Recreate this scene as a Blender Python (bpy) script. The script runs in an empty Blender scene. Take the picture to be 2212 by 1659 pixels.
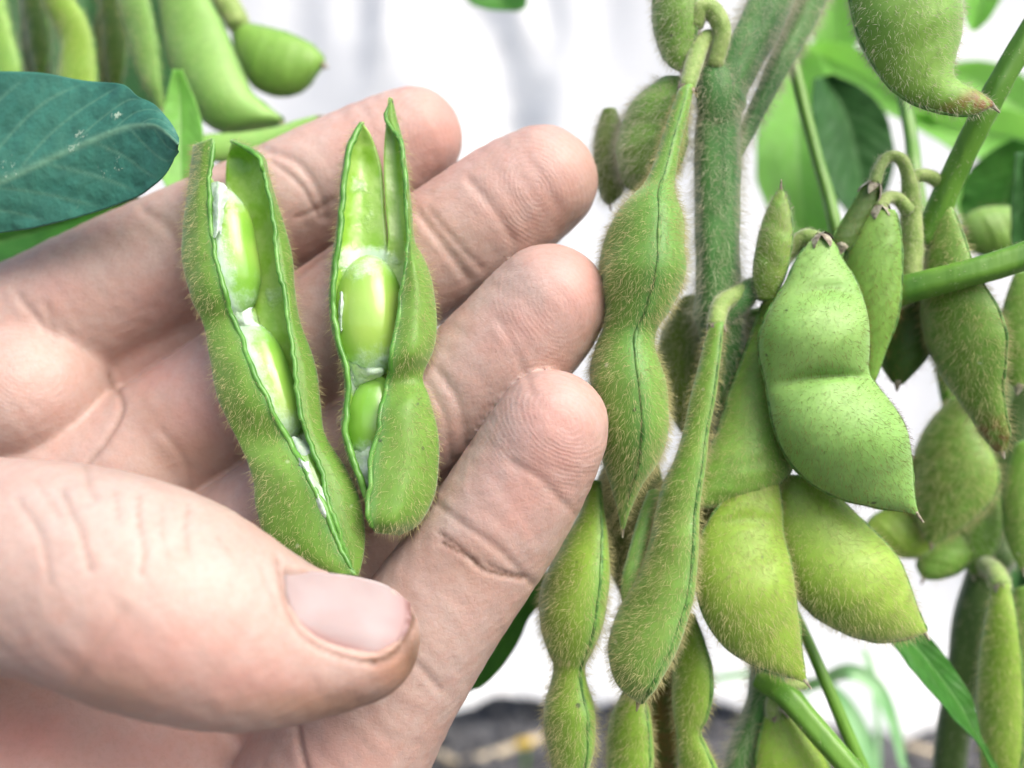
import bpy, math
import numpy as np
from mathutils import Vector

# ------------------------------------------------------------------ camera, light, exposure
scene = bpy.context.scene
F = 1915.7                                  # focal length in photo units (frame 2212 x 1659)
CAMZ = 24.0                                 # camera height over the soil, cm
S = 0.01                                    # the script works in centimetres
cam_data = bpy.data.cameras.new('camera')
cam = bpy.data.objects.new('camera', cam_data)
scene.collection.objects.link(cam)
cam.location = (0, 0, CAMZ * S)
cam.rotation_euler = (math.radians(90), 0, 0)
cam_data.sensor_width = 36.0
cam_data.lens = 18.0 / (1106.0 / F)
cam_data.clip_start = 0.005
cam_data.clip_end = 500.0
cam_data.dof.use_dof = True
cam_data.dof.focus_distance = 0.119
cam_data.dof.aperture_fstop = 10.5
scene.camera = cam

world = bpy.data.worlds.new('World')
scene.world = world
world.use_nodes = True
wn = world.node_tree
for n in list(wn.nodes):
    wn.nodes.remove(n)
sky = wn.nodes.new('ShaderNodeTexSky')
sky.sky_type = 'NISHITA'
sky.sun_disc = False
SUN_EL, SUN_AZ = 44.0, 140.0                # azimuth clockwise from +Y: high, to the right and a little behind the photographer
sky.sun_elevation = math.radians(SUN_EL)
sky.sun_rotation = math.radians(SUN_AZ)
sky.air_density = 0.7
sky.dust_density = 6.0
sky.ozone_density = 1.0
bg = wn.nodes.new('ShaderNodeBackground')
bg.inputs['Strength'].default_value = 0.15
wo = wn.nodes.new('ShaderNodeOutputWorld')
wn.links.new(sky.outputs[0], bg.inputs[0])
wn.links.new(bg.outputs[0], wo.inputs[0])

sun_data = bpy.data.lights.new('sun', 'SUN')
sun_data.energy = 0.9
sun_data.angle = math.radians(45)
sun_data.color = (1.0, 0.985, 0.98)
sun = bpy.data.objects.new('sun', sun_data)
scene.collection.objects.link(sun)
_e, _a = math.radians(SUN_EL), math.radians(SUN_AZ)
sdir = Vector((math.sin(_a) * math.cos(_e), math.cos(_a) * math.cos(_e), math.sin(_e)))
sun.rotation_euler = sdir.to_track_quat('Z', 'Y').to_euler()
sun.location = sdir * 3

scene.view_settings.view_transform = 'Standard'
scene.view_settings.look = 'None'
scene.view_settings.gamma = 1.0
scene.view_settings.use_curve_mapping = False
scene.view_settings.exposure = 1.1
scene.render.engine = 'CYCLES'
scene.cycles.use_denoising = True
scene.cycles.max_bounces = 8
scene.cycles.transparent_max_bounces = 8

# ------------------------------------------------------------------ helpers
rng = np.random.default_rng(7)
col = scene.collection


def P(u, v, d):
    """A point d cm in front of the camera seen at photo coordinates (u, v)."""
    u, v, d = np.asarray(u, float), np.asarray(v, float), np.asarray(d, float)
    return np.stack([(u - 1106.0) * d / F, d + 0 * u, CAMZ - (v - 829.5) * d / F], -1)


def PA(a):
    a = np.asarray(a, float)
    return P(a[..., 0], a[..., 1], a[..., 2])


def spline(pts, n):
    pts = np.asarray(pts, float)
    k = len(pts)
    t = np.linspace(0, k - 1, n)
    i = np.clip(np.floor(t).astype(int), 0, k - 2)
    f = (t - i).reshape((-1,) + (1,) * (pts.ndim - 1))
    p = np.concatenate([[2 * pts[0] - pts[1]], pts, [2 * pts[-1] - pts[-2]]])
    p0, p1, p2, p3 = p[i], p[i + 1], p[i + 2], p[i + 3]
    return 0.5 * (2 * p1 + (p2 - p0) * f + (2 * p0 - 5 * p1 + 4 * p2 - p3) * f ** 2 + (3 * p1 - p0 - 3 * p2 + p3) * f ** 3)


def nrm(a):
    return a / np.maximum(np.linalg.norm(a, axis=-1, keepdims=True), 1e-9)


def sstep(a, b, x):
    t = np.clip((x - a) / (b - a), 0, 1)
    return t * t * (3 - 2 * t)


def empty(name, label, cat, loc_cm, group=None):
    o = bpy.data.objects.new(name, None)
    o.empty_display_size = 0.01
    o.location = [c * S for c in loc_cm]
    col.objects.link(o)
    return tag(o, label, cat, group)


def tag(o, label=None, cat=None, group=None, kind=None):
    if label: o['label'] = label
    if cat: o['category'] = cat
    if group: o['group'] = group
    if kind: o['kind'] = kind
    return o


def world_loc(o):
    l = Vector((0, 0, 0))
    while o is not None:
        l += Vector(o.location)
        o = o.parent
    return l


def mk(name, V, faces, mats, parent=None, origin=None, midx=None, attrs=None, smooth=True):
    """Link one mesh object. V in world cm; faces a list of index arrays (n,3) or (n,4)."""
    V = np.asarray(V, float)
    if not isinstance(mats, (list, tuple)): mats = [mats]
    if isinstance(faces, np.ndarray): faces = [faces]
    faces = [np.asarray(f, np.int32) for f in faces if len(f)]
    me = bpy.data.meshes.new(name)
    o = bpy.data.objects.new(name, me)
    col.objects.link(o)
    if parent is not None:
        o.parent = parent
        base = np.array(world_loc(parent)) / S
    else:
        base = np.asarray(origin if origin is not None else V.mean(0), float)
        o.location = base * S
    L = ((V - base) * S).astype(np.float32)
    me.vertices.add(len(L))
    me.vertices.foreach_set('co', L.ravel())
    idx = np.concatenate([f.ravel() for f in faces])
    sizes = np.concatenate([np.full(len(f), f.shape[1], np.int32) for f in faces])
    starts = np.concatenate([[0], np.cumsum(sizes)[:-1]]).astype(np.int32)
    me.loops.add(len(idx))
    me.loops.foreach_set('vertex_index', idx)
    me.polygons.add(len(sizes))
    me.polygons.foreach_set('loop_start', starts)
    if midx is not None:
        me.polygons.foreach_set('material_index', np.asarray(midx, np.int32))
    me.polygons.foreach_set('use_smooth', np.full(len(sizes), smooth, bool))
    me.update(calc_edges=True)
    for m in mats: me.materials.append(m)
    for k, a in (attrs or {}).items():
        at = me.attributes.new(k, 'FLOAT', 'POINT')
        at.data.foreach_set('value', np.asarray(a, np.float32).ravel())
    return o


def grid_faces(n, m, wrap=False, off=0):
    i, j = np.meshgrid(np.arange(n - 1), np.arange(m if wrap else m - 1), indexing='ij')
    j2 = (j + 1) % m
    return (np.stack([i * m + j, i * m + j2, (i + 1) * m + j2, (i + 1) * m + j], -1).reshape(-1, 4) + off).astype(np.int32)


def tube_geo(path, rad, m=14, flat=1.0):
    """Round swept tube along a world-space path with closed rounded ends."""
    path = np.asarray(path, float); n = len(path)
    rad = np.broadcast_to(np.asarray(rad, float), (n,)).copy()
    T = nrm(np.gradient(path, axis=0))
    up = np.array([0.13, -1.0, 0.21])
    X = nrm(np.cross(T, up)); Y = np.cross(X, T)
    a = np.linspace(0, 2 * np.pi, m, endpoint=False)
    ring = path[:, None] + rad[:, None, None] * (np.cos(a)[None, :, None] * X[:, None] + flat * np.sin(a)[None, :, None] * Y[:, None])
    # rounded caps
    c0 = path[0] - T[0] * rad[0] * 0.5; c1 = path[-1] + T[-1] * rad[-1] * 0.5
    r0 = path[0] - T[0] * rad[0] * 0.35 + 0.65 * (ring[0] - path[0])
    r1 = path[-1] + T[-1] * rad[-1] * 0.35 + 0.65 * (ring[-1] - path[-1])
    rings = np.concatenate([r0[None], ring, r1[None]]); N = n + 2
    V = np.concatenate([rings.reshape(-1, 3), [c0, c1]])
    q = grid_faces(N, m, True)[:, ::-1]
    j = np.arange(m); j2 = (j + 1) % m
    t0 = np.stack([np.full(m, N * m), j, j2], -1)
    t1 = np.stack([np.full(m, N * m + 1), (N - 1) * m + j2, (N - 1) * m + j], -1)
    return V, [q, np.concatenate([t0, t1])]


def merge(parts):
    Vs, Fs, off = [], [], 0
    for V, fs in parts:
        Vs.append(V)
        for f in fs: Fs.append(f + off)
        off += len(V)
    return np.concatenate(Vs), Fs


def px_tube(pts, n=40, m=14, rscale=1.0, flat=1.0):
    """pts: (u, v, depth, radius in photo units)."""
    s = spline(pts, n)
    return PA(s[:, :3]), s[:, 3] * s[:, 2] / F * rscale


def fnoise(p, seed=0, octaves=3):
    """Cheap smooth noise from summed sines; p (...,3)."""
    r = np.random.default_rng(seed)
    out = 0; amp = 1; tot = 0; f = 1.0
    for o in range(octaves):
        for k in range(4):
            w = r.normal(size=3) * f; ph = r.uniform(0, 6.28)
            out = out + amp * np.sin(p @ w + ph)
        tot += amp * 2.0; amp *= 0.55; f *= 2.1
    return out / tot


# ------------------------------------------------------------------ materials
class NT:
    def __init__(s, name):
        s.m = bpy.data.materials.new(name); s.m.use_nodes = True
        s.t = s.m.node_tree
        for n in list(s.t.nodes): s.t.nodes.remove(n)
        s.out = s.t.nodes.new('ShaderNodeOutputMaterial')

    def n(s, typ, ins=None, **kw):
        nd = s.t.nodes.new(typ)
        for k, v in kw.items(): setattr(nd, k, v)
        for k, v in (ins or {}).items(): s.set(nd.inputs[k], v)
        return nd

    def set(s, sock, v):
        if isinstance(v, bpy.types.NodeSocket): s.t.links.new(v, sock)
        elif isinstance(v, bpy.types.Node): s.t.links.new(v.outputs[0], sock)
        elif isinstance(v, (tuple, list)) and len(v) == 3 and sock.type == 'RGBA': sock.default_value = (*v, 1)
        else: sock.default_value = v

    def pos(s):
        return s.n('ShaderNodeNewGeometry').outputs['Position']

    def noise(s, scale, detail=3, rough=0.5, dist=0.0, vec=None):
        n = s.n('ShaderNodeTexNoise', {'Scale': scale, 'Detail': detail, 'Roughness': rough, 'Distortion': dist})
        s.set(n.inputs['Vector'], vec if vec is not None else s.pos())
        return n.outputs[0]

    def ramp(s, x, a, b, lo=0.0, hi=1.0):
        n = s.n('ShaderNodeMapRange', {'Value': x, 'From Min': a, 'From Max': b, 'To Min': lo, 'To Max': hi})
        n.interpolation_type = 'SMOOTHSTEP'
        return n.outputs[0]

    def math(s, op, a, b=0.0):
        n = s.n('ShaderNodeMath', {0: a, 1: b}, operation=op)
        return n.outputs[0]

    def mix(s, f, a, b):
        n = s.n('ShaderNodeMix', data_type='RGBA')
        s.set(n.inputs[0], f); s.set(n.inputs[6], a); s.set(n.inputs[7], b)
        return n.outputs[2]

    def attr(s, name):
        return s.n('ShaderNodeAttribute', attribute_name=name).outputs['Fac']

    def bump(s, h, dist, strength=1.0, prev=None):
        b = s.n('ShaderNodeBump', {'Height': h, 'Distance': dist, 'Strength': strength})
        if prev is not None: s.set(b.inputs['Normal'], prev)
        return b.outputs[0]

    def princ(s, **k):
        p = s.n('ShaderNodeBsdfPrincipled')
        for key, v in k.items():
            s.set(p.inputs[key.replace('_', ' ')], v)
        return p

    def done(s, shader):
        s.t.links.new(shader.outputs[0] if isinstance(shader, bpy.types.Node) else shader, s.out.inputs[0])
        return s.m


def pod_mat(name, c1, c2, c3, rough=0.5, sss=0.25, fuzz=0.35):
    t = NT(name)
    a = t.ramp(t.noise(90, 2), 0.35, 0.65)
    b = t.ramp(t.noise(45, 3, 0.6), 0.45, 0.72)
    fine = t.ramp(t.noise(900, 2), 0.3, 0.7)
    c = t.mix(a, c1, c2)
    c = t.mix(b, c, c3)
    c = t.mix(t.math('MULTIPLY', fine, 0.22), c, tuple(x * 0.55 for x in c1))
    c = t.mix(t.math('MULTIPLY', t.attr('seam'), 0.75), c, (0.10, 0.26, 0.075))
    br = t.math('MULTIPLY', t.attr('brown'), t.ramp(t.noise(500, 3, 0.7), 0.32, 0.62))
    c = t.mix(br, c, (0.17, 0.085, 0.025))
    # stray specks of soil and pale scurf
    vor = t.n('ShaderNodeTexVoronoi', {'Scale': 420.0, 'Randomness': 1.0}); t.set(vor.inputs['Vector'], t.pos())
    pick = t.ramp(t.noise(260, 1), 0.66, 0.70)
    spk = t.math('MULTIPLY', t.ramp(vor.outputs['Distance'], 0.10, 0.2, 1, 0), pick)
    c = t.mix(t.math('MULTIPLY', spk, 0.8), c, (0.03, 0.04, 0.02))
    vor2 = t.n('ShaderNodeTexVoronoi', {'Scale': 330.0, 'Randomness': 1.0}); t.set(vor2.inputs['Vector'], t.pos())
    pick2 = t.ramp(t.noise(200, 1), 0.68, 0.72)
    spk2 = t.math('MULTIPLY', t.ramp(vor2.outputs['Distance'], 0.12, 0.22, 1, 0), pick2)
    c = t.mix(t.math('MULTIPLY', spk2, 0.7), c, (0.5, 0.52, 0.4))
    nb = t.bump(t.noise(1500, 2), 0.00006, 0.6, t.bump(t.noise(260, 2), 0.00025, 0.5))
    p = t.princ(Base_Color=c, Roughness=rough, Normal=nb, Subsurface_Weight=sss, Subsurface_Radius=(0.6, 1.0, 0.25),
                Subsurface_Scale=0.0018, Sheen_Weight=fuzz, Sheen_Roughness=0.4, Sheen_Tint=(0.85, 0.95, 0.9),
                Specular_IOR_Level=0.35)
    return t.done(p)


M = {}
M['pod'] = pod_mat('pod_green', (0.15, 0.315, 0.045), (0.195, 0.36, 0.062), (0.125, 0.28, 0.04))
M['pod_lit'] = pod_mat('pod_green_lit', (0.19, 0.375, 0.085), (0.235, 0.415, 0.11), (0.165, 0.335, 0.065))  # pod green brightened for lit and pale pods, light put into the colour
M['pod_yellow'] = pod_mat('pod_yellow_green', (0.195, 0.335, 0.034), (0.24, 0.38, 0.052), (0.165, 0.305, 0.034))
M['pod_dark'] = pod_mat('pod_green_shaded', (0.045, 0.11, 0.013), (0.065, 0.135, 0.016), (0.04, 0.09, 0.013))  # same green darkened for pods in the gaps, their shade painted in
M['valve'] = pod_mat('pod_valve', (0.105, 0.235, 0.028), (0.145, 0.285, 0.045), (0.09, 0.205, 0.022))
M['pod_olive'] = pod_mat('pod_olive', (0.12, 0.20, 0.026), (0.16, 0.23, 0.04), (0.10, 0.16, 0.022))


def simple(name, c1, c2, scale=120, rough=0.5, sss=0.0, bumpd=0.0002, bscale=600, spec=0.4, sheen=0.0, stretch=None):
    t = NT(name)
    vec = t.pos()
    if stretch:
        mp = t.n('ShaderNodeMapping', {'Vector': vec, 'Scale': stretch}); vec = mp.outputs[0]
    c = t.mix(t.ramp(t.noise(scale, 3, 0.6, vec=vec), 0.35, 0.65), c1, c2)
    p = t.princ(Base_Color=c, Roughness=rough, Normal=t.bump(t.noise(bscale, 2, vec=vec), bumpd, 0.7), Specular_IOR_Level=spec,
                Subsurface_Weight=sss, Subsurface_Radius=(0.8, 1.0, 0.4), Subsurface_Scale=0.0015, Sheen_Weight=sheen)
    return t.done(p)


M['seam'] = simple('pod_seam', (0.035, 0.115, 0.018), (0.13, 0.28, 0.06), 700, 0.5)
def inside_mat():
    t = NT('pod_inside')
    c = t.mix(t.ramp(t.noise(260, 3, 0.6), 0.35, 0.65), (0.20, 0.40, 0.04), (0.31, 0.49, 0.13))
    mm = t.math('ADD', t.attr('white'), t.math('MULTIPLY', t.math('SUBTRACT', t.noise(420, 4, 0.7), 0.5), 0.9))
    k = t.ramp(mm, 0.25, 0.75)
    c = t.mix(t.math('MULTIPLY', k, 0.9), c, (0.42, 0.57, 0.43))
    nb = t.bump(k, 0.0004, 0.8, t.bump(t.noise(350, 3), 0.0004, 0.7))
    p = t.princ(Base_Color=c, Roughness=0.3, Normal=nb, Subsurface_Weight=0.35, Subsurface_Radius=(0.8, 1.0, 0.4), Subsurface_Scale=0.0015)
    return t.done(p)


M['rim'] = simple('pod_rim', (0.055, 0.18, 0.022), (0.11, 0.28, 0.05), 300, 0.35, 0.3)
M['inside'] = inside_mat()
M['membrane'] = simple('membrane', (0.32, 0.48, 0.30), (0.46, 0.60, 0.48), 500, 0.4, 0.4, 0.0005, 900)
M['stem'] = simple('stem_green', (0.04, 0.15, 0.03), (0.075, 0.21, 0.048), 200, 0.55, 0.1, 0.0003, 700, 0.3, 0.3, (1, 1, 0.15))
M['stem_dark'] = simple('stem_dark', (0.022, 0.06, 0.011), (0.05, 0.10, 0.02), 150, 0.6, 0.0, 0.0004, 500, 0.3, 0.2, (1, 1, 0.2))
M['petiole'] = simple('petiole_green', (0.07, 0.19, 0.02), (0.11, 0.25, 0.03), 200, 0.4, 0.2, 0.0002, 600, 0.4, 0.0, (1, 1, 0.15))
M['pedicel'] = simple('pedicel_pale', (0.17, 0.28, 0.06), (0.26, 0.36, 0.11), 400, 0.6, 0.2, 0.0004, 900, 0.3, 0.4)
M['calyx'] = simple('calyx_brown', (0.14, 0.11, 0.08), (0.34, 0.33, 0.24), 700, 0.7, 0.0, 0.0005, 1200, 0.2, 0.4)
M['straw'] = simple('dry_straw', (0.35, 0.29, 0.19), (0.5, 0.44, 0.32), 200, 0.7)
M['yellow'] = simple('yellow_petal', (0.75, 0.50, 0.03), (0.8, 0.6, 0.08), 200, 0.5)
M['grass'] = simple('grass_pale', (0.13, 0.34, 0.13), (0.22, 0.42, 0.22), 60, 0.4, 0.2)


def hair_mat(name, c1, c2):
    t = NT(name)
    c = t.mix(t.noise(800, 1), c1, c2)
    d = t.n('ShaderNodeBsdfDiffuse', {'Color': c})
    tr = t.n('ShaderNodeBsdfTranslucent', {'Color': c})
    m = t.n('ShaderNodeMixShader', {0: 0.45, 1: d.outputs[0], 2: tr.outputs[0]})
    return t.done(m)


M['hair'] = hair_mat('hair_tan', (0.44, 0.40, 0.18), (0.60, 0.56, 0.33))
M['hair_pale'] = hair_mat('hair_pale', (0.50, 0.47, 0.32), (0.66, 0.65, 0.52))
M['hair_dark'] = hair_mat('hair_brown', (0.10, 0.08, 0.03), (0.26, 0.19, 0.08))


def bean_mat():
    t = NT('bean_skin')
    c = t.mix(t.ramp(t.noise(150, 2), 0.35, 0.65), (0.155, 0.36, 0.04), (0.20, 0.41, 0.07))
    c = t.mix(t.ramp(t.noise(60, 2), 0.5, 0.7), c, (0.29, 0.45, 0.09))
    mm = t.math('ADD', t.attr('membrane'), t.math('MULTIPLY', t.math('SUBTRACT', t.noise(330, 4, 0.7), 0.5), 1.3))
    mem = t.ramp(mm, 0.15, 1.0, 0.0, 0.9)
    c = t.mix(mem, c, (0.46, 0.62, 0.53))
    r = t.math('ADD', 0.17, t.math('MULTIPLY', mem, 0.35))
    nb = t.bump(mem, 0.0002, 0.8, t.bump(t.noise(420, 2), 0.00012, 0.5))
    p = t.princ(Base_Color=c, Roughness=r, Normal=nb, Subsurface_Weight=0.35, Subsurface_Radius=(0.8, 1.0, 0.3), Subsurface_Scale=0.002)
    return t.done(p)


M['bean'] = bean_mat()


def leaf_mat(name, c1, c2, vein, rough=0.45, trans=0.35, tcol=None, specks=0.0, spec=0.5):
    t = NT(name)
    c = t.mix(t.ramp(t.noise(60, 3, 0.6), 0.35, 0.65), c1, c2)
    c = t.mix(t.math('MULTIPLY', t.ramp(t.noise(420, 4, 0.65), 0.38, 0.7), 0.5), c, tuple(x * 1.8 for x in c1))
    c = t.mix(t.math('MULTIPLY', t.attr('vein'), 0.95), c, vein)
    if specks:
        k = t.math('MULTIPLY', t.ramp(t.noise(700, 4, 0.7), 0.58, 0.68), t.ramp(t.noise(130, 1), 0.60, 0.68))
        c = t.mix(t.math('MULTIPLY', k, specks), c, (0.45, 0.58, 0.45))
    nb = t.bump(t.noise(240, 3), 0.0012, 0.6)
    p = t.princ(Base_Color=c, Roughness=rough, Normal=nb, Specular_IOR_Level=spec * 0.8)
    tr = t.n('ShaderNodeBsdfTranslucent', {'Color': tcol or tuple(min(1, x * 2.2) for x in c2)})
    m = t.n('ShaderNodeMixShader', {0: trans, 1: p.outputs[0], 2: tr.outputs[0]})
    return t.done(m)


M['leaf_teal'] = leaf_mat('leaf_blue_green', (0.023, 0.11, 0.08), (0.036, 0.142, 0.10), (0.11, 0.25, 0.165), 0.42, 0.1, specks=0.7)
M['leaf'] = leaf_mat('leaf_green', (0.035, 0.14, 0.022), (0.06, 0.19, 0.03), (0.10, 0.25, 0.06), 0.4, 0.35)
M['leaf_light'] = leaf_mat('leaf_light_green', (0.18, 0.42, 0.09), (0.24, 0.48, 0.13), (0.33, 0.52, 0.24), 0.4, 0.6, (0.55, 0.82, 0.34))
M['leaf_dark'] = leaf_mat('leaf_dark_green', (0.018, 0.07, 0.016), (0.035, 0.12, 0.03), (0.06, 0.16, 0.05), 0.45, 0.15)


def skin_mat():
    t = NT('skin')
    big = t.ramp(t.noise(70, 3, 0.55), 0.35, 0.65)
    mid = t.ramp(t.noise(330, 3, 0.6), 0.35, 0.68)
    c = t.mix(big, (0.385, 0.278, 0.241), (0.415, 0.318, 0.281))
    c = t.mix(t.math('MULTIPLY', mid, 0.5), c, (0.41, 0.25, 0.205))
    c = t.mix(t.math('MULTIPLY', t.attr('pink'), 0.85), c, (0.42, 0.185, 0.16))
    c = t.mix(t.math('MULTIPLY', t.attr('tan'), 0.9), c, (0.27, 0.15, 0.085))
    c = t.mix(t.math('MULTIPLY', t.attr('pale'), 0.8), c, (0.38, 0.325, 0.29))
    dn = t.ramp(t.noise(900, 4, 0.7), 0.15, 0.5)
    c = t.mix(t.math('MULTIPLY', t.attr('dirt_dark'), dn), c, (0.13, 0.075, 0.05))
    spk = t.math('MULTIPLY', t.ramp(t.noise(1100, 2), 0.74, 0.8), t.ramp(t.noise(90, 1), 0.52, 0.62))
    c = t.mix(t.math('MULTIPLY', spk, 0.6), c, (0.18, 0.1, 0.07))
    ridge = t.math('SINE', t.math('ADD', t.attr('ridge'), t.math('MULTIPLY', t.noise(330, 2), 7.0)))
    ra = t.attr('ridgeamt')
    # fine criss-cross skin lines
    vor = t.n('ShaderNodeTexVoronoi', {'Scale': 1300.0}, feature='DISTANCE_TO_EDGE'); t.set(vor.inputs['Vector'], t.pos())
    n1 = t.bump(t.ramp(vor.outputs['Distance'], 0.0, 0.2), 0.00007, 0.16)
    n1 = t.bump(t.noise(1500, 3, 0.7), 0.00008, 0.5, n1)
    n2 = t.bump(t.noise(420, 3, 0.6), 0.0003, 0.45, n1)
    c = t.mix(t.math('MULTIPLY', t.ramp(t.noise(1300, 3, 0.7), 0.45, 0.65), 0.16), c, (0.27, 0.155, 0.12))
    n3 = t.bump(t.math('MULTIPLY', t.math('MULTIPLY', ridge, ra), t.ramp(t.noise(260, 2), 0.3, 0.6)), 0.00005, 0.25, n2)
    c = t.mix(t.math('MULTIPLY', t.math('MULTIPLY', t.ramp(ridge, 0.0, -0.9), ra), 0.10), c, (0.28, 0.15, 0.11))
    p = t.princ(Base_Color=c, Roughness=0.52, Normal=n3, Subsurface_Weight=0.25, Subsurface_Radius=(1.0, 0.32, 0.16),
                Subsurface_Scale=0.003, Specular_IOR_Level=0.4)
    return t.done(p)


def nail_mat():
    t = NT('nail')
    c = t.mix(t.ramp(t.noise(140, 2), 0.35, 0.65), (0.285, 0.225, 0.222), (0.325, 0.27, 0.267))
    c = t.mix(t.attr('pink'), c, (0.30, 0.13, 0.12))
    c = t.mix(t.math('MULTIPLY', t.attr('dirt_dark'), t.ramp(t.noise(700, 3, 0.7), 0.25, 0.55)), c, (0.15, 0.07, 0.06))
    mp = t.n('ShaderNodeMapping', {'Vector': t.pos(), 'Scale': (0.3, 1, 2.5)})
    p = t.princ(Base_Color=c, Roughness=0.5, Specular_IOR_Level=0.3, Normal=t.bump(t.noise(300, 2, vec=mp.outputs[0]), 0.00012, 0.5), Subsurface_Weight=0.3,
                Subsurface_Radius=(1.0, 0.4, 0.25), Subsurface_Scale=0.002)
    return t.done(p)


def sheet_mat():
    t = NT('white_plastic')
    c = t.mix(t.noise(25, 3), (0.70, 0.73, 0.75), (0.78, 0.81, 0.83))
    nb = t.bump(t.noise(60, 4, 0.6), 0.002, 0.4)
    d = t.princ(Base_Color=c, Roughness=0.35, Normal=nb)
    tr = t.n('ShaderNodeBsdfTranslucent', {'Color': (0.86, 0.89, 0.90)})
    m = t.n('ShaderNodeMixShader', {0: 0.5, 1: d.outputs[0], 2: tr.outputs[0]})
    return t.done(m)


def soil_mat():
    t = NT('soil')
    c = t.mix(t.ramp(t.noise(60, 4, 0.7), 0.35, 0.65), (0.043, 0.045, 0.05), (0.115, 0.12, 0.13))
    c = t.mix(t.ramp(t.noise(300, 3, 0.7), 0.55, 0.7), c, (0.24, 0.22, 0.20))
    p = t.princ(Base_Color=c, Roughness=0.9, Normal=t.bump(t.noise(200, 4, 0.7), 0.004, 0.8), Specular_IOR_Level=0.2)
    return t.done(p)


M['skin'] = skin_mat(); M['nail'] = nail_mat(); M['sheet'] = sheet_mat(); M['soil'] = soil_mat()

# ------------------------------------------------------------------ the setting: soil, white sheet
def axis_grid(a, fine, r, n):
    g = list(np.arange(-a, a + 1e-6, fine)); x = a; s = fine
    for _ in range(n):
        s *= r; x += s; g = [-x] + g + [x]
    return np.array(g)


gx = axis_grid(60, 1.2, 1.28, 26); gy = axis_grid(45, 1.2, 1.28, 26) + 50
X, Y = np.meshgrid(gx, gy, indexing='ij')
pp = np.stack([X, Y, 0 * X], -1)
near = np.exp(-((X / 90) ** 2 + ((Y - 50) / 80) ** 2))
Z = near * (0.7 * fnoise(pp * 0.5, 3) + 0.9 * fnoise(pp * 0.12, 4))
V = np.stack([X, Y, Z - 0.4], -1).reshape(-1, 3)
tag(mk('ground', V, grid_faces(len(gx), len(gy)), M['soil'], origin=(0, 50, 0)), kind='structure')

# crumbs of soil: nobody could count them
cl = []
for k in range(700):
    c = np.array([rng.uniform(-40, 45), rng.uniform(46, 68), 0.1]); r = rng.uniform(0.15, 0.75)
    v = nrm(rng.normal(size=(6, 3)) * 0.25 + np.array([[1, 0, 0], [-1, 0, 0], [0, 1, 0], [0, -1, 0], [0, 0, 1], [0, 0, -1]])) * r * rng.uniform(0.7, 1.2, (6, 1))
    cl.append((v + c, [np.array([[0, 2, 4], [2, 1, 4], [1, 3, 4], [3, 0, 4], [2, 0, 5], [1, 2, 5], [3, 1, 5], [0, 3, 5]])]))
V, Fs = merge(cl)
tag(mk('soil_crumbs', V, Fs, M['soil'], origin=(0, 57, 0), smooth=False), kind='stuff')

# hanging sheet, with folds, its foot dragging forward on the soil
n, m = 260, 90
sx = np.linspace(-95, 95, n); st = np.linspace(0, 1, m)
X, T = np.meshgrid(sx, st, indexing='ij')
h = 62 * T
fold = 1.3 * np.sin(X * 0.23 + 0.6 * np.sin(h * 0.05)) + 0.7 * np.sin(X * 0.61 + 1.0 + 0.05 * h + 0.5 * np.sin(h * 0.13)) + 0.4 * np.sin(X * 1.31 + 2.2 - 0.07 * h + 0.6 * np.sin(h * 0.19))
pp = np.stack([X, h, 0 * X], -1)
mid_ = np.exp(-((X + 4) / 9) ** 2) * sstep(10, 30, h)
crum = 1.3 * fnoise(pp * np.array([0.22, 0.1, 1]), 11, 4) + 1.5 * mid_ * np.abs(fnoise(pp * np.array([0.5, 0.22, 1]) + 0.25 * fnoise(pp * 0.3, 8)[..., None], 12, 4))
foot = np.exp(-T / 0.045)
Yd = 65 + (fold + crum) * ((0.13 + 0.95 * np.exp(-((X + 4) / 8) ** 2) * sstep(12, 34, h)) + 0.5 * foot) - (3.0 + 2.5 * fnoise(np.stack([X * 0.12, X * 0, 0 * X], -1), 15, 3)) * foot + 0.05 * h - 1.0 * np.exp(-((X + 9 + 0.08 * h) / 2.2) ** 2) * T + 1.4 * np.exp(-((X - 5 + 0.12 * h) / 1.5) ** 2) * T
Zd = h + 0.35 + 2.4 * foot * (fnoise(np.stack([X * 0.17, X * 0, 0 * X], -1), 5, 4) + 0.3)
V = np.stack([X, Yd, Zd], -1).reshape(-1, 3)
o = mk('plastic_sheet', V, grid_faces(n, m), M['sheet'], origin=(0, 65, 0))
tag(o, 'white crinkled plastic sheet hanging behind the plants down to the soil', 'plastic sheet')
sm = o.modifiers.new('thickness', 'SOLIDIFY'); sm.thickness = 0.0006

# ------------------------------------------------------------------ the hand: one continuous skin from a distance field
def chain(pts, n):
    s = spline(pts, n)
    return PA(s[:, :3]), s[:, 3] * s[:, 2] / F


little = chain([(-420, 980, 14.9, 190), (-150, 850, 14.8, 182), (80, 725, 14.7, 166), (250, 628, 14.6, 153), (420, 545, 14.55, 146),
                (600, 458, 14.5, 141), (760, 378, 14.5, 134), (850, 322, 14.45, 118), (893, 297, 14.4, 106)], 22)
ring = chain([(0, 1190, 14.6, 175), (150, 1085, 14.5, 168), (330, 985, 14.4, 158), (520, 850, 14.2, 150), (700, 720, 14.0, 142), (860, 600, 13.85, 134),
              (1000, 509, 13.7, 135), (1100, 439, 13.6, 133), (1170, 394, 13.5, 121)], 22)
middle = chain([(180, 1420, 14.2, 170), (350, 1300, 14.1, 165), (520, 1185, 13.95, 155), (680, 1072, 13.7, 142), (820, 970, 13.45, 134), (950, 878, 13.2, 128),
                (1080, 769, 13.0, 137), (1150, 697, 12.9, 137), (1184, 655, 12.8, 128)], 22)
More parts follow.
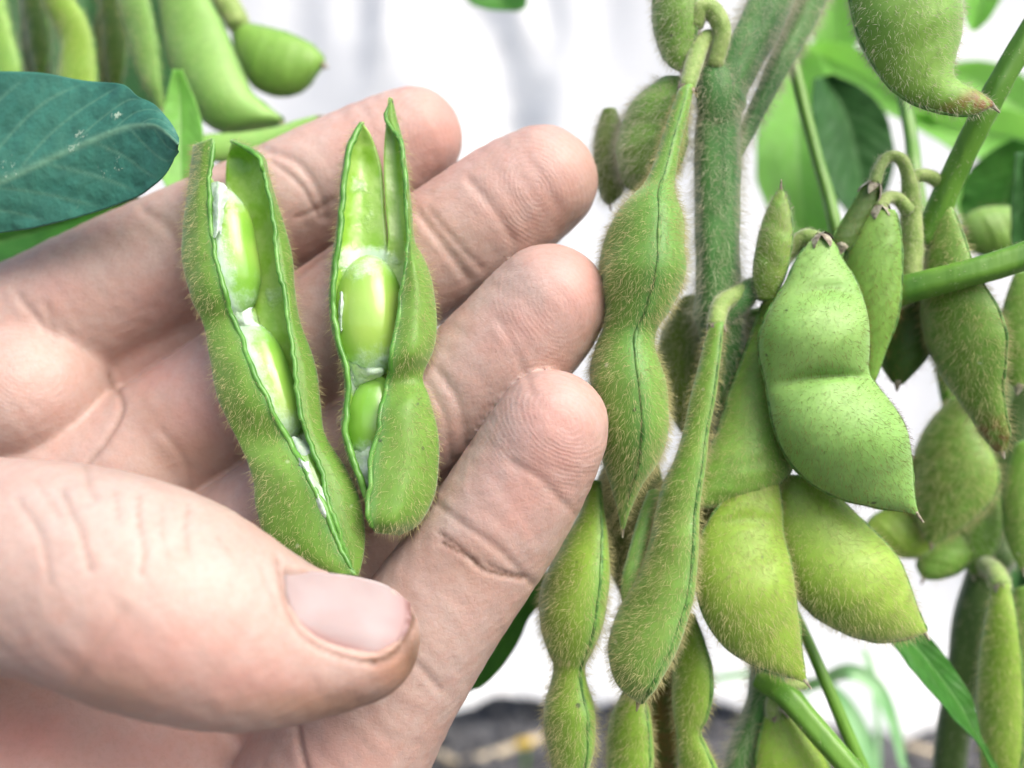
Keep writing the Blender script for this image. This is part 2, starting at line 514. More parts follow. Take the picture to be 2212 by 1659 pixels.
index = chain([(560, 1950, 13.0, 205), (690, 1720, 12.9, 195), (800, 1530, 12.8, 172), (905, 1370, 12.6, 156), (1000, 1235, 12.5, 148), (1085, 1110, 12.4, 144),
               (1145, 1010, 12.3, 138), (1180, 945, 12.15, 129), (1193, 918, 12.1, 120)], 22)
thumb = chain([(-450, 1300, 11.9, 260), (-200, 1225, 11.1, 238), (60, 1222, 10.45, 230), (200, 1245, 10.2, 235), (300, 1280, 10.1, 240), (400, 1320, 10.1, 230),
               (500, 1362, 10.2, 206), (600, 1388, 10.35, 176), (700, 1391, 10.5, 148), (775, 1386, 10.6, 131)], 24)
palm_caps = [((-700, 1700, 14.4, 380), (180, 1800, 13.9, 390)), ((180, 1800, 13.9, 380), (560, 1930, 13.6, 300)),
             ((-500, 1250, 15.0, 260), (250, 1290, 14.7, 210)), ((-500, 1500, 14.8, 330), (300, 1500, 14.5, 260))]
webs = [((-100, 1000, 15.1, 110), (470, 660, 14.9, 80)), ((420, 1330, 14.7, 140), (860, 1080, 14.0, 90)), ((330, 1150, 14.7, 120), (760, 830, 14.3, 80)), ((640, 1480, 14.1, 160), (960, 1090, 13.75, 75))]
pads = [((-170, 890, 14.2, 165), (75, 845, 14.15, 163)), ((120, 1070, 14.3, 150), (320, 1015, 14.2, 150))]
arm = [((-650, 1650, 14.6, 350), (-1100, 1780, 15.4, 300)), ((-1100, 1780, 15.4, 300), (-1800, 2050, 16.5, 330)), ((-1800, 2050, 16.5, 330), (-3000, 2600, 19, 390))]


def cap_pairs(lst):
    out = []
    for a, b in lst:
        a = np.array(a, float); b = np.array(b, float)
        out.append((PA(a[:3]), PA(b[:3]), a[3] * a[2] / F, b[3] * b[2] / F))
    return out


palm_caps, pads, arm, webs = cap_pairs(palm_caps), cap_pairs(pads), cap_pairs(arm), cap_pairs(webs)


def d_cap(p, a, b, ra, rb):
    ab = (b - a).astype(np.float32); L2 = float(ab @ ab) + 1e-9
    q = p - a.astype(np.float32)
    t = np.clip((q @ ab) / L2, 0, 1)
    q = q - t[:, None] * ab
    return np.sqrt(np.einsum('ij,ij->i', q, q)) - (ra + (rb - ra) * t)


def d_chain(p, ch):
    pts, r = ch
    d = None
    for i in range(len(pts) - 1):
        e = d_cap(p, pts[i], pts[i + 1], r[i], r[i + 1])
        d = e if d is None else np.minimum(d, e)
    return d


def smin(a, b, k):
    h = np.maximum(k - np.abs(a - b), 0) / k
    return np.minimum(a, b) - h * h * k * 0.25


def hand_sdf(p):
    p = p.astype(np.float32)
    pal = None
    for c in palm_caps + arm:
        e = d_cap(p, *c)
        pal = e if pal is None else smin(pal, e, 0.7)
    for c in webs:
        pal = smin(pal, d_cap(p, *c), 0.3)
    for c in pads:
        pal = smin(pal, d_cap(p, *c), 0.12)
    d = None
    for ch in (little, ring, middle, index):
        e = d_chain(p, ch)
        # soft pad of the last joint, and slight waist at the joints comes from the radii
        e = smin(e, pal, 0.18)
        d = e if d is None else smin(d, e, 0.05)
    th = smin(d_chain(p, thumb), pal, 0.45)
    # the thumb is free of the fingers and melts into the ball of the hand only
    return np.minimum(d, th)


lo = np.array([-26.0, 7.6, 8.0]); hi = np.array([2.2, 23.0, 29.0])
H = 0.046; BS = 4; HB = H * BS
nb = np.ceil((hi - lo) / HB).astype(int)
bi = np.stack(np.meshgrid(*[np.arange(k) for k in nb], indexing='ij'), -1).reshape(-1, 3)
# big blocks first: only those near the skin are looked at more closely
n4 = (nb + 3) // 4
b4 = np.stack(np.meshgrid(*[np.arange(k) for k in n4], indexing='ij'), -1).reshape(-1, 3)
d4 = hand_sdf(lo + (b4 + 0.5) * HB * 4)
D4 = d4.reshape(n4)
dc = D4[tuple((bi // 4).T)].copy()
near_ = np.abs(dc) < HB * 4 * 1.1
cen = lo + (bi + 0.5) * HB
dc[near_] = np.concatenate([hand_sdf(c) for c in np.array_split(cen[near_], 8)])
field = np.repeat(np.repeat(np.repeat(np.sign(dc).astype(np.float32).reshape(nb), BS, 0), BS, 1), BS, 2)
act = bi[np.abs(dc) < HB * 1.05]
off = np.stack(np.meshgrid(*[np.arange(BS)] * 3, indexing='ij'), -1).reshape(-1, 3)
for ch in np.array_split(act, 10):
    ii = (ch[:, None] * BS + off[None]).reshape(-1, 3)
    field[ii[:, 0], ii[:, 1], ii[:, 2]] = hand_sdf(lo + ii * H)


def surface_nets(f):
    neg = f < 0
    sl = [slice(0, -1), slice(1, None)]
    cnt = np.zeros(tuple(s - 1 for s in f.shape), np.uint8)
    for a in (0, 1):
        for b in (0, 1):
            for c in (0, 1):
                cnt += neg[sl[a], sl[b], sl[c]]
    cells = np.argwhere((cnt > 0) & (cnt < 8))
    idx = np.full(cnt.shape, -1, np.int32)
    idx[cells[:, 0], cells[:, 1], cells[:, 2]] = np.arange(len(cells))
    acc = np.zeros((len(cells), 3)); w = np.zeros(len(cells))
    cor = np.array([(a, b, c) for a in (0, 1) for b in (0, 1) for c in (0, 1)])
    vals = np.stack([f[tuple((cells + c).T)] for c in cor], 1)
    for i in range(8):
        for j in range(i + 1, 8):
            if np.abs(cor[i] - cor[j]).sum() != 1: continue
            a, b = vals[:, i], vals[:, j]
            k = (a < 0) != (b < 0)
            t = np.where(k, a / np.where(k, a - b, 1), 0)[:, None]
            acc += np.where(k[:, None], cor[i] + t * (cor[j] - cor[i]), 0); w += k
    V = cells + acc / w[:, None]
    quads = []
    for ax in range(3):
        s0 = [slice(None)] * 3; s1 = [slice(None)] * 3
        s0[ax] = slice(0, -1); s1[ax] = slice(1, None)
        ch = neg[tuple(s0)] != neg[tuple(s1)]
        e = np.argwhere(ch)
        o1, o2 = (ax + 1) % 3, (ax + 2) % 3
        e = e[(e[:, o1] > 0) & (e[:, o2] > 0) & (e[:, o1] < cnt.shape[o1]) & (e[:, o2] < cnt.shape[o2])]
        d1 = np.zeros(3, int); d1[o1] = 1; d2 = np.zeros(3, int); d2[o2] = 1
        q = np.stack([idx[tuple((e - x).T)] for x in (d1 + d2, d2, 0 * d1, d1)], 1)
        flip = ~neg[tuple(e.T)]
        q[flip] = q[flip][:, ::-1]
        quads.append(q)
    q = np.concatenate(quads)
    return V, q[(q >= 0).all(1)]


HV, HQ = surface_nets(field)
del field
HV = lo + HV * H


def sdf_normal(p, f=hand_sdf, e=0.03):
    g = np.stack([f(p + np.eye(3)[k] * e) - f(p - np.eye(3)[k] * e) for k in range(3)], -1)
    return nrm(g)


def face_normals(V, Q):
    a = np.cross(V[Q[:, 2]] - V[Q[:, 0]], V[Q[:, 3]] - V[Q[:, 1]])
    out = np.stack([np.bincount(Q.ravel(), np.repeat(a[:, k], 4), len(V)) for k in range(3)], -1)
    return nrm(out)


HN = face_normals(HV, HQ)
cu = 1106 + HV[:, 0] * F / HV[:, 1]; cv = 829.5 - (HV[:, 2] - CAMZ) * F / HV[:, 1]
view = nrm(HV - np.array([0, 0, CAMZ]))
front = sstep(0.12, -0.15, np.einsum('ij,ij->i', HN, view))
dth = d_chain(HV, thumb) < 0.25


def polydist(line, n=40):
    s = spline(line, n)
    d = np.full(len(cu), 1e9)
    for a, b in zip(s[:-1], s[1:]):
        ab = b - a; L2 = ab @ ab + 1e-9
        t = np.clip(((cu - a[0]) * ab[0] + (cv - a[1]) * ab[1]) / L2, 0, 1)
        d = np.minimum(d, np.hypot(cu - a[0] - t * ab[0], cv - a[1] - t * ab[1]))
    return d


dirt_dark = np.zeros(len(HV)); pink = np.zeros(len(HV)); pale = np.zeros(len(HV)); tan = np.zeros(len(HV)); disp = np.zeros(len(HV))
# (line, half width, depth cm, dark tone in the crease with any soil, on the thumb?)
creases = [
    ([(930, 1078), (1000, 1132), (1080, 1190), (1150, 1262)], 9, 0.028, 0.2, 0), ([(955, 1172), (1015, 1205), (1050, 1232), (1130, 1252)], 6, 0.03, 0.75, 0),
    ([(948, 1150), (990, 1180), (1030, 1225)], 5, 0.025, 0.6, 0), ([(1050, 1215), (1100, 1238), (1140, 1250)], 5, 0.02, 0.55, 0),
    ([(800, 1345), (870, 1400), (950, 1490)], 10, 0.03, 0.1, 0), ([(1105, 1000), (1170, 1040), (1240, 1110)], 9, 0.02, 0.05, 0),
    ([(905, 462), (950, 520), (1010, 600)], 10, 0.035, 0.1, 0), ([(925, 450), (975, 510), (1040, 580)], 7, 0.02, 0.1, 0), ([(1010, 385), (1060, 445), (1110, 520)], 9, 0.02, 0.05, 0),
    ([(565, 320), (640, 350), (690, 420), (705, 470)], 10, 0.04, 0.15, 0), ([(585, 345), (650, 400), (690, 470)], 7, 0.03, 0.25, 0), ([(640, 470), (690, 450), (720, 430)], 6, 0.03, 0.3, 0),
    ([(310, 455), (370, 500), (400, 600)], 12, 0.03, 0.05, 0), ([(640, 600), (690, 560), (730, 560)], 7, 0.025, 0.2, 0),
    ([(945, 800), (990, 870), (1010, 960)], 10, 0.03, 0.1, 0), ([(925, 830), (960, 900), (975, 990)], 7, 0.02, 0.1, 0), ([(1075, 690), (1115, 760), (1150, 850)], 9, 0.018, 0.05, 0),
    ([(40, 640), (90, 700), (100, 720)], 9, 0.03, 0.1, 0), ([(100, 660), (120, 740)], 8, 0.025, 0.1, 0), ([(240, 810), (262, 880), (230, 950), (188, 1003)], 7, 0.04, 0.35, 0),
    ([(350, 930), (400, 1000), (420, 1080)], 8, 0.02, 0.1, 0),
    ([(640, 1560), (648, 1610), (665, 1680)], 8, 0.06, 0.15, 0), ([(480, 1640), (560, 1600), (630, 1590)], 8, 0.02, 0.05, 0),
    ([(186, 1000), (192, 1050), (205, 1078)], 8, 0.05, 0.15, 1), ([(300, 1070), (302, 1130), (312, 1190), (306, 1240)], 6, 0.035, 0.3, 1), ([(408, 1090), (402, 1150), (410, 1200)], 6, 0.03, 0.25, 1),
    ([(135, 1060), (175, 1150), (195, 1230)], 6, 0.035, 0.3, 1), ([(40, 1080), (90, 1160), (110, 1260)], 7, 0.028, 0.2, 1), ([(250, 1060), (258, 1130)], 5, 0.025, 0.2, 1), ([(80, 1040), (130, 1120)], 5, 0.02, 0.2, 1),
    ([(350, 1090), (350, 1150), (362, 1210)], 5, 0.022, 0.15, 1), ([(470, 1160), (500, 1200)], 5, 0.02, 0.15, 1), ([(165, 1480), (200, 1420), (240, 1360), (262, 1320)], 12, 0.03, 0.06, 1),
    ([(560, 1220), (590, 1290), (605, 1340)], 6, 0.016, 0.1, 1),
    ([(600, 1210), (614, 1290), (645, 1362), (690, 1398), (745, 1420), (805, 1434)], 6, 0.05, 0.35, 1), ([(805, 1432), (850, 1412), (880, 1375), (899, 1320)], 11, 0.05, 1.0, 1),
]
for ln, w, dep, dr, on in creases:
    k = np.exp(-(polydist(ln) / w) ** 2) * front * (dth if on else ~dth)
    disp -= dep * k * (0.65 if on else 0.9)
    dirt_dark = np.maximum(dirt_dark, min(1, dr * (1.5 if on else 1.25)) * np.exp(-(polydist(ln) / (w * 0.75)) ** 2) * front * (dth if on else ~dth))


def blob(arr, u, v, ru, rv, amt, on, rot=0):
    a = math.radians(rot); du = cu - u; dv = cv - v
    x = (du * math.cos(a) + dv * math.sin(a)) / ru; y = (-du * math.sin(a) + dv * math.cos(a)) / rv
    np.maximum(arr, amt * np.exp(-(x * x + y * y)) * (dth if on else ~dth), out=arr)


for a in [(940, 300, 90, 100, .55, 0), (820, 300, 120, 70, .3, 0), (1190, 400, 120, 100, .35, 0), (1250, 610, 80, 110, .6, 0), (1150, 700, 120, 80, .3, 0), (1215, 930, 100, 130, .5, 0),
          (900, 430, 90, 60, .4, 0), (60, 1600, 160, 90, .7, 0), (330, 1620, 280, 110, .5, 0), (700, 1640, 130, 70, .35, 0), (130, 620, 60, 40, .3, 0),
          (330, 650, 80, 60, .3, 0), (340, 800, 90, 60, .45, 0), (420, 900, 90, 90, .45, 0), (120, 870, 100, 80, .2, 0), (640, 560, 70, 60, .35, 0), (1120, 1080, 70, 90, .3, 0)]:
    blob(pink, *a)
for a in [(330, 1430, 220, 90, .45, 1), (560, 1480, 200, 60, .5, 1), (850, 1440, 50, 40, .45, 1), (500, 1330, 90, 60, .15, 1)]:
    blob(pink, *a)
for a in [(250, 1490, 120, 60, .45, 1), (700, 1525, 200, 40, .65, 1), (870, 1450, 70, 70, .8, 1)]:  # warm shade under the thumb put into skin colour; last spot is soil
    blob(tan, *a)
for a in [(400, 980, 140, 60, .4, 0), (330, 900, 60, 60, .35, 0), (1010, 1220, 90, 60, .35, 0), (980, 500, 60, 50, .25, 0)]:
    blob(tan, *a)
for a in [(230, 1100, 260, 80, .8, 1), (500, 1230, 130, 60, .5, 1), (700, 1450, 80, 30, .3, 1)]:
    blob(pale, *a)
for a in [(180, 560, 150, 60, .5, 0), (360, 480, 60, 50, .6, 0), (960, 1120, 60, 40, .5, 0), (1130, 620, 90, 40, .4, 0), (930, 1330, 60, 120, .3, 0), (640, 370, 80, 30, .4, 0)]:
    blob(pale, *a)
dirt_dark = np.maximum(dirt_dark, 0.28 * np.exp(-(((cu - 1010) / 80) ** 2 + ((cv - 1200) / 40) ** 2)) * front * ~dth)
dirt_dark = np.maximum(dirt_dark, 0.8 * np.exp(-(((cu - 888) / 26) ** 2 + ((cv - 1405) / 60) ** 2)) * dth)
dirt_dark = np.maximum(dirt_dark, 0.35 * np.exp(-(((cu - 770) / 110) ** 2 + ((cv - 1500) / 40) ** 2)) * dth)
# fingertip ridges: whorls round the centre of each pad, arching lines further down the finger
ridge = np.zeros(len(HV)); ramt = np.zeros(len(HV))
best = np.full(len(HV), 1e9)
for (u, v, sx_, sy_, rot, amt, ru) in [(1222, 905, 1.0, .75, -55, .9, 230), (1160, 410, 1.0, .8, -35, .8, 200), (930, 300, 1, .8, -30, .55, 150), (1200, 660, 1, .8, -35, .6, 170), (60, 800, .6, 1, 20, .5, 160), (380, 1040, .6, 1, 10, .4, 120)]:
    a = math.radians(rot); du = cu - u; dv = cv - v
    x = (du * math.cos(a) + dv * math.sin(a)) * sx_; y = (-du * math.sin(a) + dv * math.cos(a)) * sy_
    r = np.sqrt(x * x + y * y + 30)
    k = r < best
    ridge[k] = (r + 2.5 * np.sin(np.arctan2(y, x) * 2 + r * 0.02))[k] * 2 * np.pi / 9.5
    ramt[k] = (amt * sstep(ru, ru * 0.45, r) * front)[k]
    best = np.minimum(best, r)
ring_px = np.concatenate([spline([(611, 1222), (680, 1230), (760, 1240), (830, 1258), (886, 1300)], 16), spline([(886, 1300), (888, 1340), (868, 1384), (822, 1418)], 10), spline([(822, 1418), (790, 1417), (740, 1404), (690, 1382), (652, 1350)], 12), spline([(652, 1350), (618, 1290), (611, 1222)], 8)])
ins = np.zeros(len(HV), bool)
for (x1_, y1_), (x2_, y2_) in zip(ring_px, np.roll(ring_px, -1, 0)):
    if y1_ == y2_: continue
    k = ((y1_ > cv) != (y2_ > cv)) & (cu < (x2_ - x1_) * (cv - y1_) / (y2_ - y1_) + x1_)
    ins ^= k
ins &= dth & (front > 0.02)
disp -= np.where(ins, 0.17 * sstep(0, 14, polydist(ring_px, 60)), 0)
disp += 0.012 * fnoise(HV * 2.2, 21, 3) + 0.004 * fnoise(HV * 9, 22, 2)
HV2 = HV + HN * disp[:, None]

hand = mk('hand', HV2, HQ, M['skin'], origin=P(300, 1500, 14.0),
          attrs={'dirt_dark': dirt_dark, 'pink': pink * front, 'pale': pale, 'tan': tan, 'ridge': ridge, 'ridgeamt': ramt * ~dth})
tag(hand, 'bare hand with soil under the thumbnail holding two split bean pods on its fingers', 'hand')

# thumbnail: a curved plate seated on the thumb
def march(u, v, f=lambda p: d_chain(p.astype(np.float32), thumb)):
    u, v = np.asarray(u, float), np.asarray(v, float)
    t = np.full(u.shape, 8.5)
    bestd = np.full(u.shape, 1e9); bt = t.copy()
    for _ in range(80):
        d = f(P(u, v, t))
        k = d < bestd; bt[k] = t[k]; bestd[k] = d[k]
        t = t + np.clip(d, 0.002, 0.4) * 0.9
    return bt, bestd


na, nb_ = 26, 20
top = spline([(611, 1226), (680, 1234), (760, 1244), (830, 1262), (886, 1302)], na)
bot = spline([(652, 1350), (690, 1382), (740, 1404), (790, 1417), (822, 1418)], na)
lef = spline([(611, 1226), (618, 1290), (652, 1350)], nb_)
rig = spline([(886, 1302), (888, 1340), (868, 1384), (822, 1418)], nb_)
A_, B_ = np.meshgrid(np.linspace(0, 1, na), np.linspace(0, 1, nb_), indexing='ij')
uv = ((1 - B_)[..., None] * top[:, None] + B_[..., None] * bot[:, None] + (1 - A_)[..., None] * lef[None] + A_[..., None] * rig[None]
      - (((1 - A_) * (1 - B_))[..., None] * top[0] + (A_ * (1 - B_))[..., None] * top[-1] + ((1 - A_) * B_)[..., None] * bot[0] + (A_ * B_)[..., None] * bot[-1]))
un, vn = uv[..., 0].ravel(), uv[..., 1].ravel()
dn_, miss = march(un, vn)
a_, b_ = (un - 750) / 130, (vn - 1320) / 90
basis = np.stack([a_ * 0 + 1, a_, b_, a_ * a_, a_ * b_, b_ * b_, b_ ** 3, a_ ** 3], 1)
okh = miss < 0.02
basis = basis[:, :6]
sol = np.linalg.lstsq(basis[okh], dn_[okh], rcond=None)[0]
dn2 = basis @ sol - 0.045
NVt = P(un, vn, dn2)
nv_n = nrm(sdf_normal(NVt, lambda p: d_chain(p.astype(np.float32), thumb)))
NVb = NVt - nv_n * 0.05
K = na * nb_
fr = sstep(0.86, 1.0, A_.ravel()); sd = sstep(0.9, 1.0, B_.ravel())
bidx = np.concatenate([np.arange(nb_), np.arange(1, na) * nb_ + nb_ - 1, (na - 1) * nb_ + np.arange(nb_ - 2, -1, -1), np.arange(na - 2, 0, -1) * nb_])
b2 = np.roll(bidx, -1)
side = np.stack([bidx, b2, b2 + K, bidx + K], 1)
att_d = np.maximum(0.95 * sstep(0.91, 0.99, A_.ravel()), 0.4 * sd); att_p = np.maximum(0.5 * sstep(0.8, 1.0, B_.ravel()), 0.35 * sstep(0.75, 0.95, A_.ravel()))
nail = mk('thumbnail', np.concatenate([NVt, NVb]), [grid_faces(na, nb_), grid_faces(na, nb_, off=K)[:, ::-1], side], M['nail'], parent=hand,
          attrs={'dirt_dark': np.tile(att_d, 2), 'pink': np.tile(att_p, 2)})
nail['label'] = 'pale thumbnail with dark soil along its free edge'

# ------------------------------------------------------------------ builders for pods, leaves, stems
def hairs(name, V, tris_quads, parent, mat, density, length=(0.07, 0.15), tang=None, lean=0.5, width=0.0019, mask=None, seed=0):
    """A coat of short tapering fibres over a grid of faces (real geometry, one part)."""
    r = np.random.default_rng(seed)
    q = np.concatenate([f if f.shape[1] == 3 else np.concatenate([f[:, [0, 1, 2]], f[:, [0, 2, 3]]]) for f in tris_quads])
    if mask is not None: q = q[mask[q].mean(1) > 0.5]
    a, b, c = V[q[:, 0]], V[q[:, 1]], V[q[:, 2]]
    cr = np.cross(b - a, c - a); ar = np.linalg.norm(cr, axis=1) / 2
    away = np.einsum('ij,ij->i', nrm(cr), nrm(a - np.array([0, 0, CAMZ])))
    wt = ar * np.where(away > 0.45, 0.3, 1.0)          # thinner coat on the sheltered far side
    N = int(density * 1.9 * wt.sum())
    if N < 3: return None
    k = r.choice(len(q), N, p=wt / wt.sum())
    s, t = r.random(N), r.random(N); fl = s + t > 1; s[fl] = 1 - s[fl]; t[fl] = 1 - t[fl]
    p = a[k] + s[:, None] * (b - a)[k] + t[:, None] * (c - a)[k]
    nn = nrm(cr[k])
    tv = nrm(tang[q[k, 0]]) if tang is not None else np.array([0, 0, -1.0])
    d = nrm(nn * 0.75 + tv * lean + r.normal(size=(N, 3)) * 0.33)
    L = r.uniform(*length, N)[:, None] * r.uniform(0.6, 1.15, (N, 1))
    sag = nrm(r.normal(size=(N, 3)) + tv * 1.2) * L * 0.12
    side = nrm(np.cross(d, r.normal(size=(N, 3))))
    w = width
    p0 = p - nn * 0.006
    m1 = p + d * L * 0.5
    e = p + d * L + sag
    V5 = np.stack([p0 - side * w, p0 + side * w, m1 + side * w * 0.8, m1 - side * w * 0.8, e], 1).reshape(-1, 3)
    i = np.arange(N)[:, None] * 5
    o = mk(name, V5, [i + np.array([0, 1, 2, 3]), i + np.array([3, 2, 4])], mat, parent=parent)
    o['kind'] = 'stuff'
    return o


def pod(label, stations, mat, roll=0.0, ratio=0.55, beans=(), creases=(), group=None, stalk=None, hair=300, hmat=None, hlen=(0.08, 0.19), brown=0.0,
        brown_from=2.0, calyx=True, tilt=0.0, seam=True, n=84, m=40, q=0.22, seed=0, seamglow=0.0, category='bean pod'):
    """A closed pod: a lens section swept between the two silhouette lines, swelling over each bean.
    stations: (Lu, Lv, Ru, Rv, depth)"""
    s = spline(np.array(stations, float), n)
    Lp = P(s[:, 0], s[:, 1], s[:, 4] + tilt); Rp = P(s[:, 2], s[:, 3], s[:, 4] - tilt)
    c = (Lp + Rp) / 2; e = (Rp - Lp) / 2; w = np.linalg.norm(e, axis=1); e = nrm(e)
    T = nrm(np.gradient(c, axis=0)); T = nrm(T - (T * e).sum(1, keepdims=True) * e)
    nn = np.cross(e, T); nn *= np.sign(-nn[:, 1:2] + 1e-9)
    tt = np.linspace(0, 1, n)
    th = np.linspace(0, 2 * np.pi, m, endpoint=False)
    x0 = np.cos(th)[None] * np.ones((n, 1)); y0 = (np.sin(th) * np.abs(np.sin(th)) ** q)[None] * np.ones((n, 1))
    rt = np.full(n, ratio)
    for bt, bw, ba in beans: rt = rt * (1 + ba * np.exp(-((tt - bt) / bw) ** 2))
    y0 = y0 * rt[:, None]
    for ct, cw, ca in creases: y0 = y0 * (1 - ca * np.exp(-((tt[:, None] - ct - 0.03 * (x0 ** 2)) / cw) ** 2) * (1 - 0.6 * x0 ** 2))
    # slight unevenness of the wall
    y0 = y0 * (1 + 0.03 * np.sin(tt[:, None] * 23 + 3 * x0 + seed) + 0.02 * np.sin(tt[:, None] * 51 + 5 * x0 + seed * 2))
    ca_, sa_ = math.cos(math.radians(roll)), math.sin(math.radians(roll))
    x1 = ca_ * x0 - sa_ * y0; y1 = sa_ * x0 + ca_ * y0
    sc = (w / np.maximum(np.abs(x1).max(1), 1e-6))[:, None]
    x1, y1 = x1 * sc, y1 * sc
    V = c[:, None] + x1[..., None] * e[:, None] + y1[..., None] * nn[:, None]
    prox = np.exp(-(np.sin(th) / 0.30) ** 2)[None] * np.ones((n, 1))
    br = np.maximum(brown * np.ones(n), sstep(brown_from, brown_from + 0.12, tt))[:, None] * np.ones((1, m))
    VV = np.concatenate([V.reshape(-1, 3), [c[0] - T[0] * w[0] * 0.3, c[-1] + T[-1] * w[-1] * 0.3]])
    j = np.arange(m); j2 = (j + 1) % m
    q4 = grid_faces(n, m, True)
    # outward winding check
    fn = np.cross(V[1, 0] - V[0, 0], V[0, 1] - V[0, 0]) @ (V[0, 0] - c[0])
    caps = np.concatenate([np.stack([np.full(m, n * m), j2, j], -1), np.stack([np.full(m, n * m + 1), (n - 1) * m + j, (n - 1) * m + j2], -1)])
    mid = n // 2
    fnn = np.cross(V[mid, 1] - V[mid, 0], V[mid + 1, 0] - V[mid, 0]) @ (V[mid, 0] - c[mid])
    if fnn < 0: q4 = q4[:, ::-1]; caps = caps[:, ::-1]
    root = empty('bean_pod', label, category, c[0], group)
    mk('shell', VV, [q4, caps], mat, parent=root,
       attrs={'seam': np.concatenate([(prox * seamglow).ravel(), [0, 0]]), 'brown': np.concatenate([br.ravel(), [br[0, 0], br[-1, 0]]])})
    if seam:
        for k in (0, m // 2):
            path = V[2:-1, k]; out = nrm(path - c[2:-1])
            rr = np.clip(w[2:-1] * 0.09, 0.008, 0.028) * (1 + 0.35 * fnoise(path * 9, int(seed) + 3, 2))
            tv, tf = tube_geo(path - out * rr[:, None] * 0.25, rr, 8)
            mk('seam', tv, tf, M['seam'], parent=root)
    # pointed beak at the free end
    bp = c[-1] + T[-1] * np.linspace(-0.04, 0.13, 6)[:, None] + nn[-1] * (np.linspace(0, 1, 6) ** 2 * 0.02)[:, None]
    bv, bf = tube_geo(bp, np.linspace(max(w[-1], 0.03) * 0.9, 0.012, 6), 8)
    mk('beak', bv, bf, M['calyx'], parent=root)
    if calyx:
        # five withered sepals clasping the base
        cp = []
        R0 = min(max(w[2], 0.09), 0.17) * 0.95
        for k in range(5):
            a = k * 2 * np.pi / 5 + seed
            g = np.linspace(0, 1, 7)
            dirn = math.cos(a) * e[0] + math.sin(a) * nn[0] * 0.8
            wd = np.cross(T[0], dirn)
            spine = c[0] - T[0] * 0.12 + T[0] * (g * 0.26)[:, None] + dirn * (R0 * np.sqrt(np.clip(g * 1.4, 0, 1)) + 0.02 + 0.008 * g ** 3)[:, None]
            hw = (R0 * 0.62 * (1 - g ** 2.2) + 0.006)[:, None]
            gg = np.concatenate([np.stack([spine - wd * hw, spine + dirn * 0.02, spine + wd * hw], 1).reshape(-1, 3)])
            cp.append((gg, [grid_faces(7, 3)]))
        cv_, cf_ = merge(cp)
        mk('calyx', cv_, cf_, M['calyx'], parent=root)
    if stalk is not None:
        path, rad = px_tube(stalk, 30)
        sv, sf = tube_geo(path, rad, 12)
        st_ = mk('stalk', sv, sf, M['pedicel'], parent=root)
        hairs('fuzz', sv, sf, st_, M['hair_pale'], 500, (0.04, 0.09), None, 0.2, seed=seed + 5)
    if hair:
        tang = np.repeat(T[:, None], m, 1).reshape(-1, 3)
        tang = np.concatenate([tang, [T[0], T[-1]]])
        hairs('hair', VV, [q4], root, hmat or M['hair'], hair, hlen, tang, seed=seed)
    return root


def leaf_geo(stations, n=90, m=41, cup=0.25, wave=0.06, seed=0, thick=0.022, veins=9):
    """stations: (Lu, Lv, dL, Mu, Mv, dM, Ru, Rv, dR) from stalk to tip."""
    s = spline(np.array(stations, float), n)
    A, B, C = PA(s[:, 0:3]), PA(s[:, 3:6]), PA(s[:, 6:9])
    x = np.linspace(-1, 1, m)
    ax = np.abs(x)
    side = np.where(x[None, :, None] < 0, A[:, None], C[:, None])
    V = B[:, None] * (1 - ax)[None, :, None] + side * ax[None, :, None]
    T = nrm(np.gradient(V, axis=0)); E = nrm(np.gradient(V, axis=1)); N = nrm(np.cross(T, E))
    tt = np.linspace(0, 1, n)[:, None]
    ph = (tt + 0.0) * veins - ax[None] ** 1.1 * 2.3 + np.where(x < 0, 0.0, 0.5)[None]
    fr_ = np.abs(ph - np.round(ph))
    lat = np.exp(-(fr_ / 0.055) ** 2) * sstep(1.0, 0.75, ax)[None]
    mid = np.exp(-(x / 0.05) ** 2)[None] * np.ones((n, 1))
    vein = np.maximum(mid, 0.5 * lat)
    W = np.linalg.norm(C - A, axis=1)[:, None]
    quilt = (0.5 - fr_) * 0.05 * sstep(0.0, 0.3, ax)[None] * np.minimum(W / 4, 1)
    rim = wave * np.sin(tt * 19 + seed + 2 * np.sign(x)[None]) * ax[None] ** 3 + 0.5 * wave * np.sin(tt * 37 + 2 * seed) * ax[None] ** 3
    V = V + N * (quilt + rim * np.minimum(W / 4, 1))[..., None]
    N = nrm(np.cross(nrm(np.gradient(V, axis=0)), nrm(np.gradient(V, axis=1))))
    G = n * m
    VV = np.concatenate([V.reshape(-1, 3), (V - N * thick).reshape(-1, 3)])
    bi_ = np.concatenate([np.arange(m), np.arange(1, n) * m + m - 1, (n - 1) * m + np.arange(m - 2, -1, -1), np.arange(n - 2, 0, -1) * m])
    b2_ = np.roll(bi_, -1)
    fs = [grid_faces(n, m), grid_faces(n, m, off=G)[:, ::-1], np.stack([bi_, bi_ + G, b2_ + G, b2_], 1)]
    return VV, fs, {'vein': np.tile(vein.ravel(), 2)}


def leaf(parent, stations, mat, name='leaf', label=None, **k):
    V, fs, at = leaf_geo(stations, **k)
    o = mk(name, V, fs, mat, parent=parent, attrs=at)
    if label: o['label'] = label
    return o


def lrd(rows, d0, d1, bow=0.4, tilt=0.0, mids=None):
    """rows of (Lu, Lv, Ru, Rv) -> leaf stations with depth from d0 to d1; bow sinks the midrib, tilt turns the blade."""
    out = []
    for i, r in enumerate(rows):
        d = d0 + (d1 - d0) * i / (len(rows) - 1)
        mu, mv = ((r[0] + r[2]) / 2, (r[1] + r[3]) / 2) if mids is None else mids[i]
        out.append((r[0], r[1], d - tilt, mu, mv, d + bow, r[2], r[3], d + tilt))
    return out


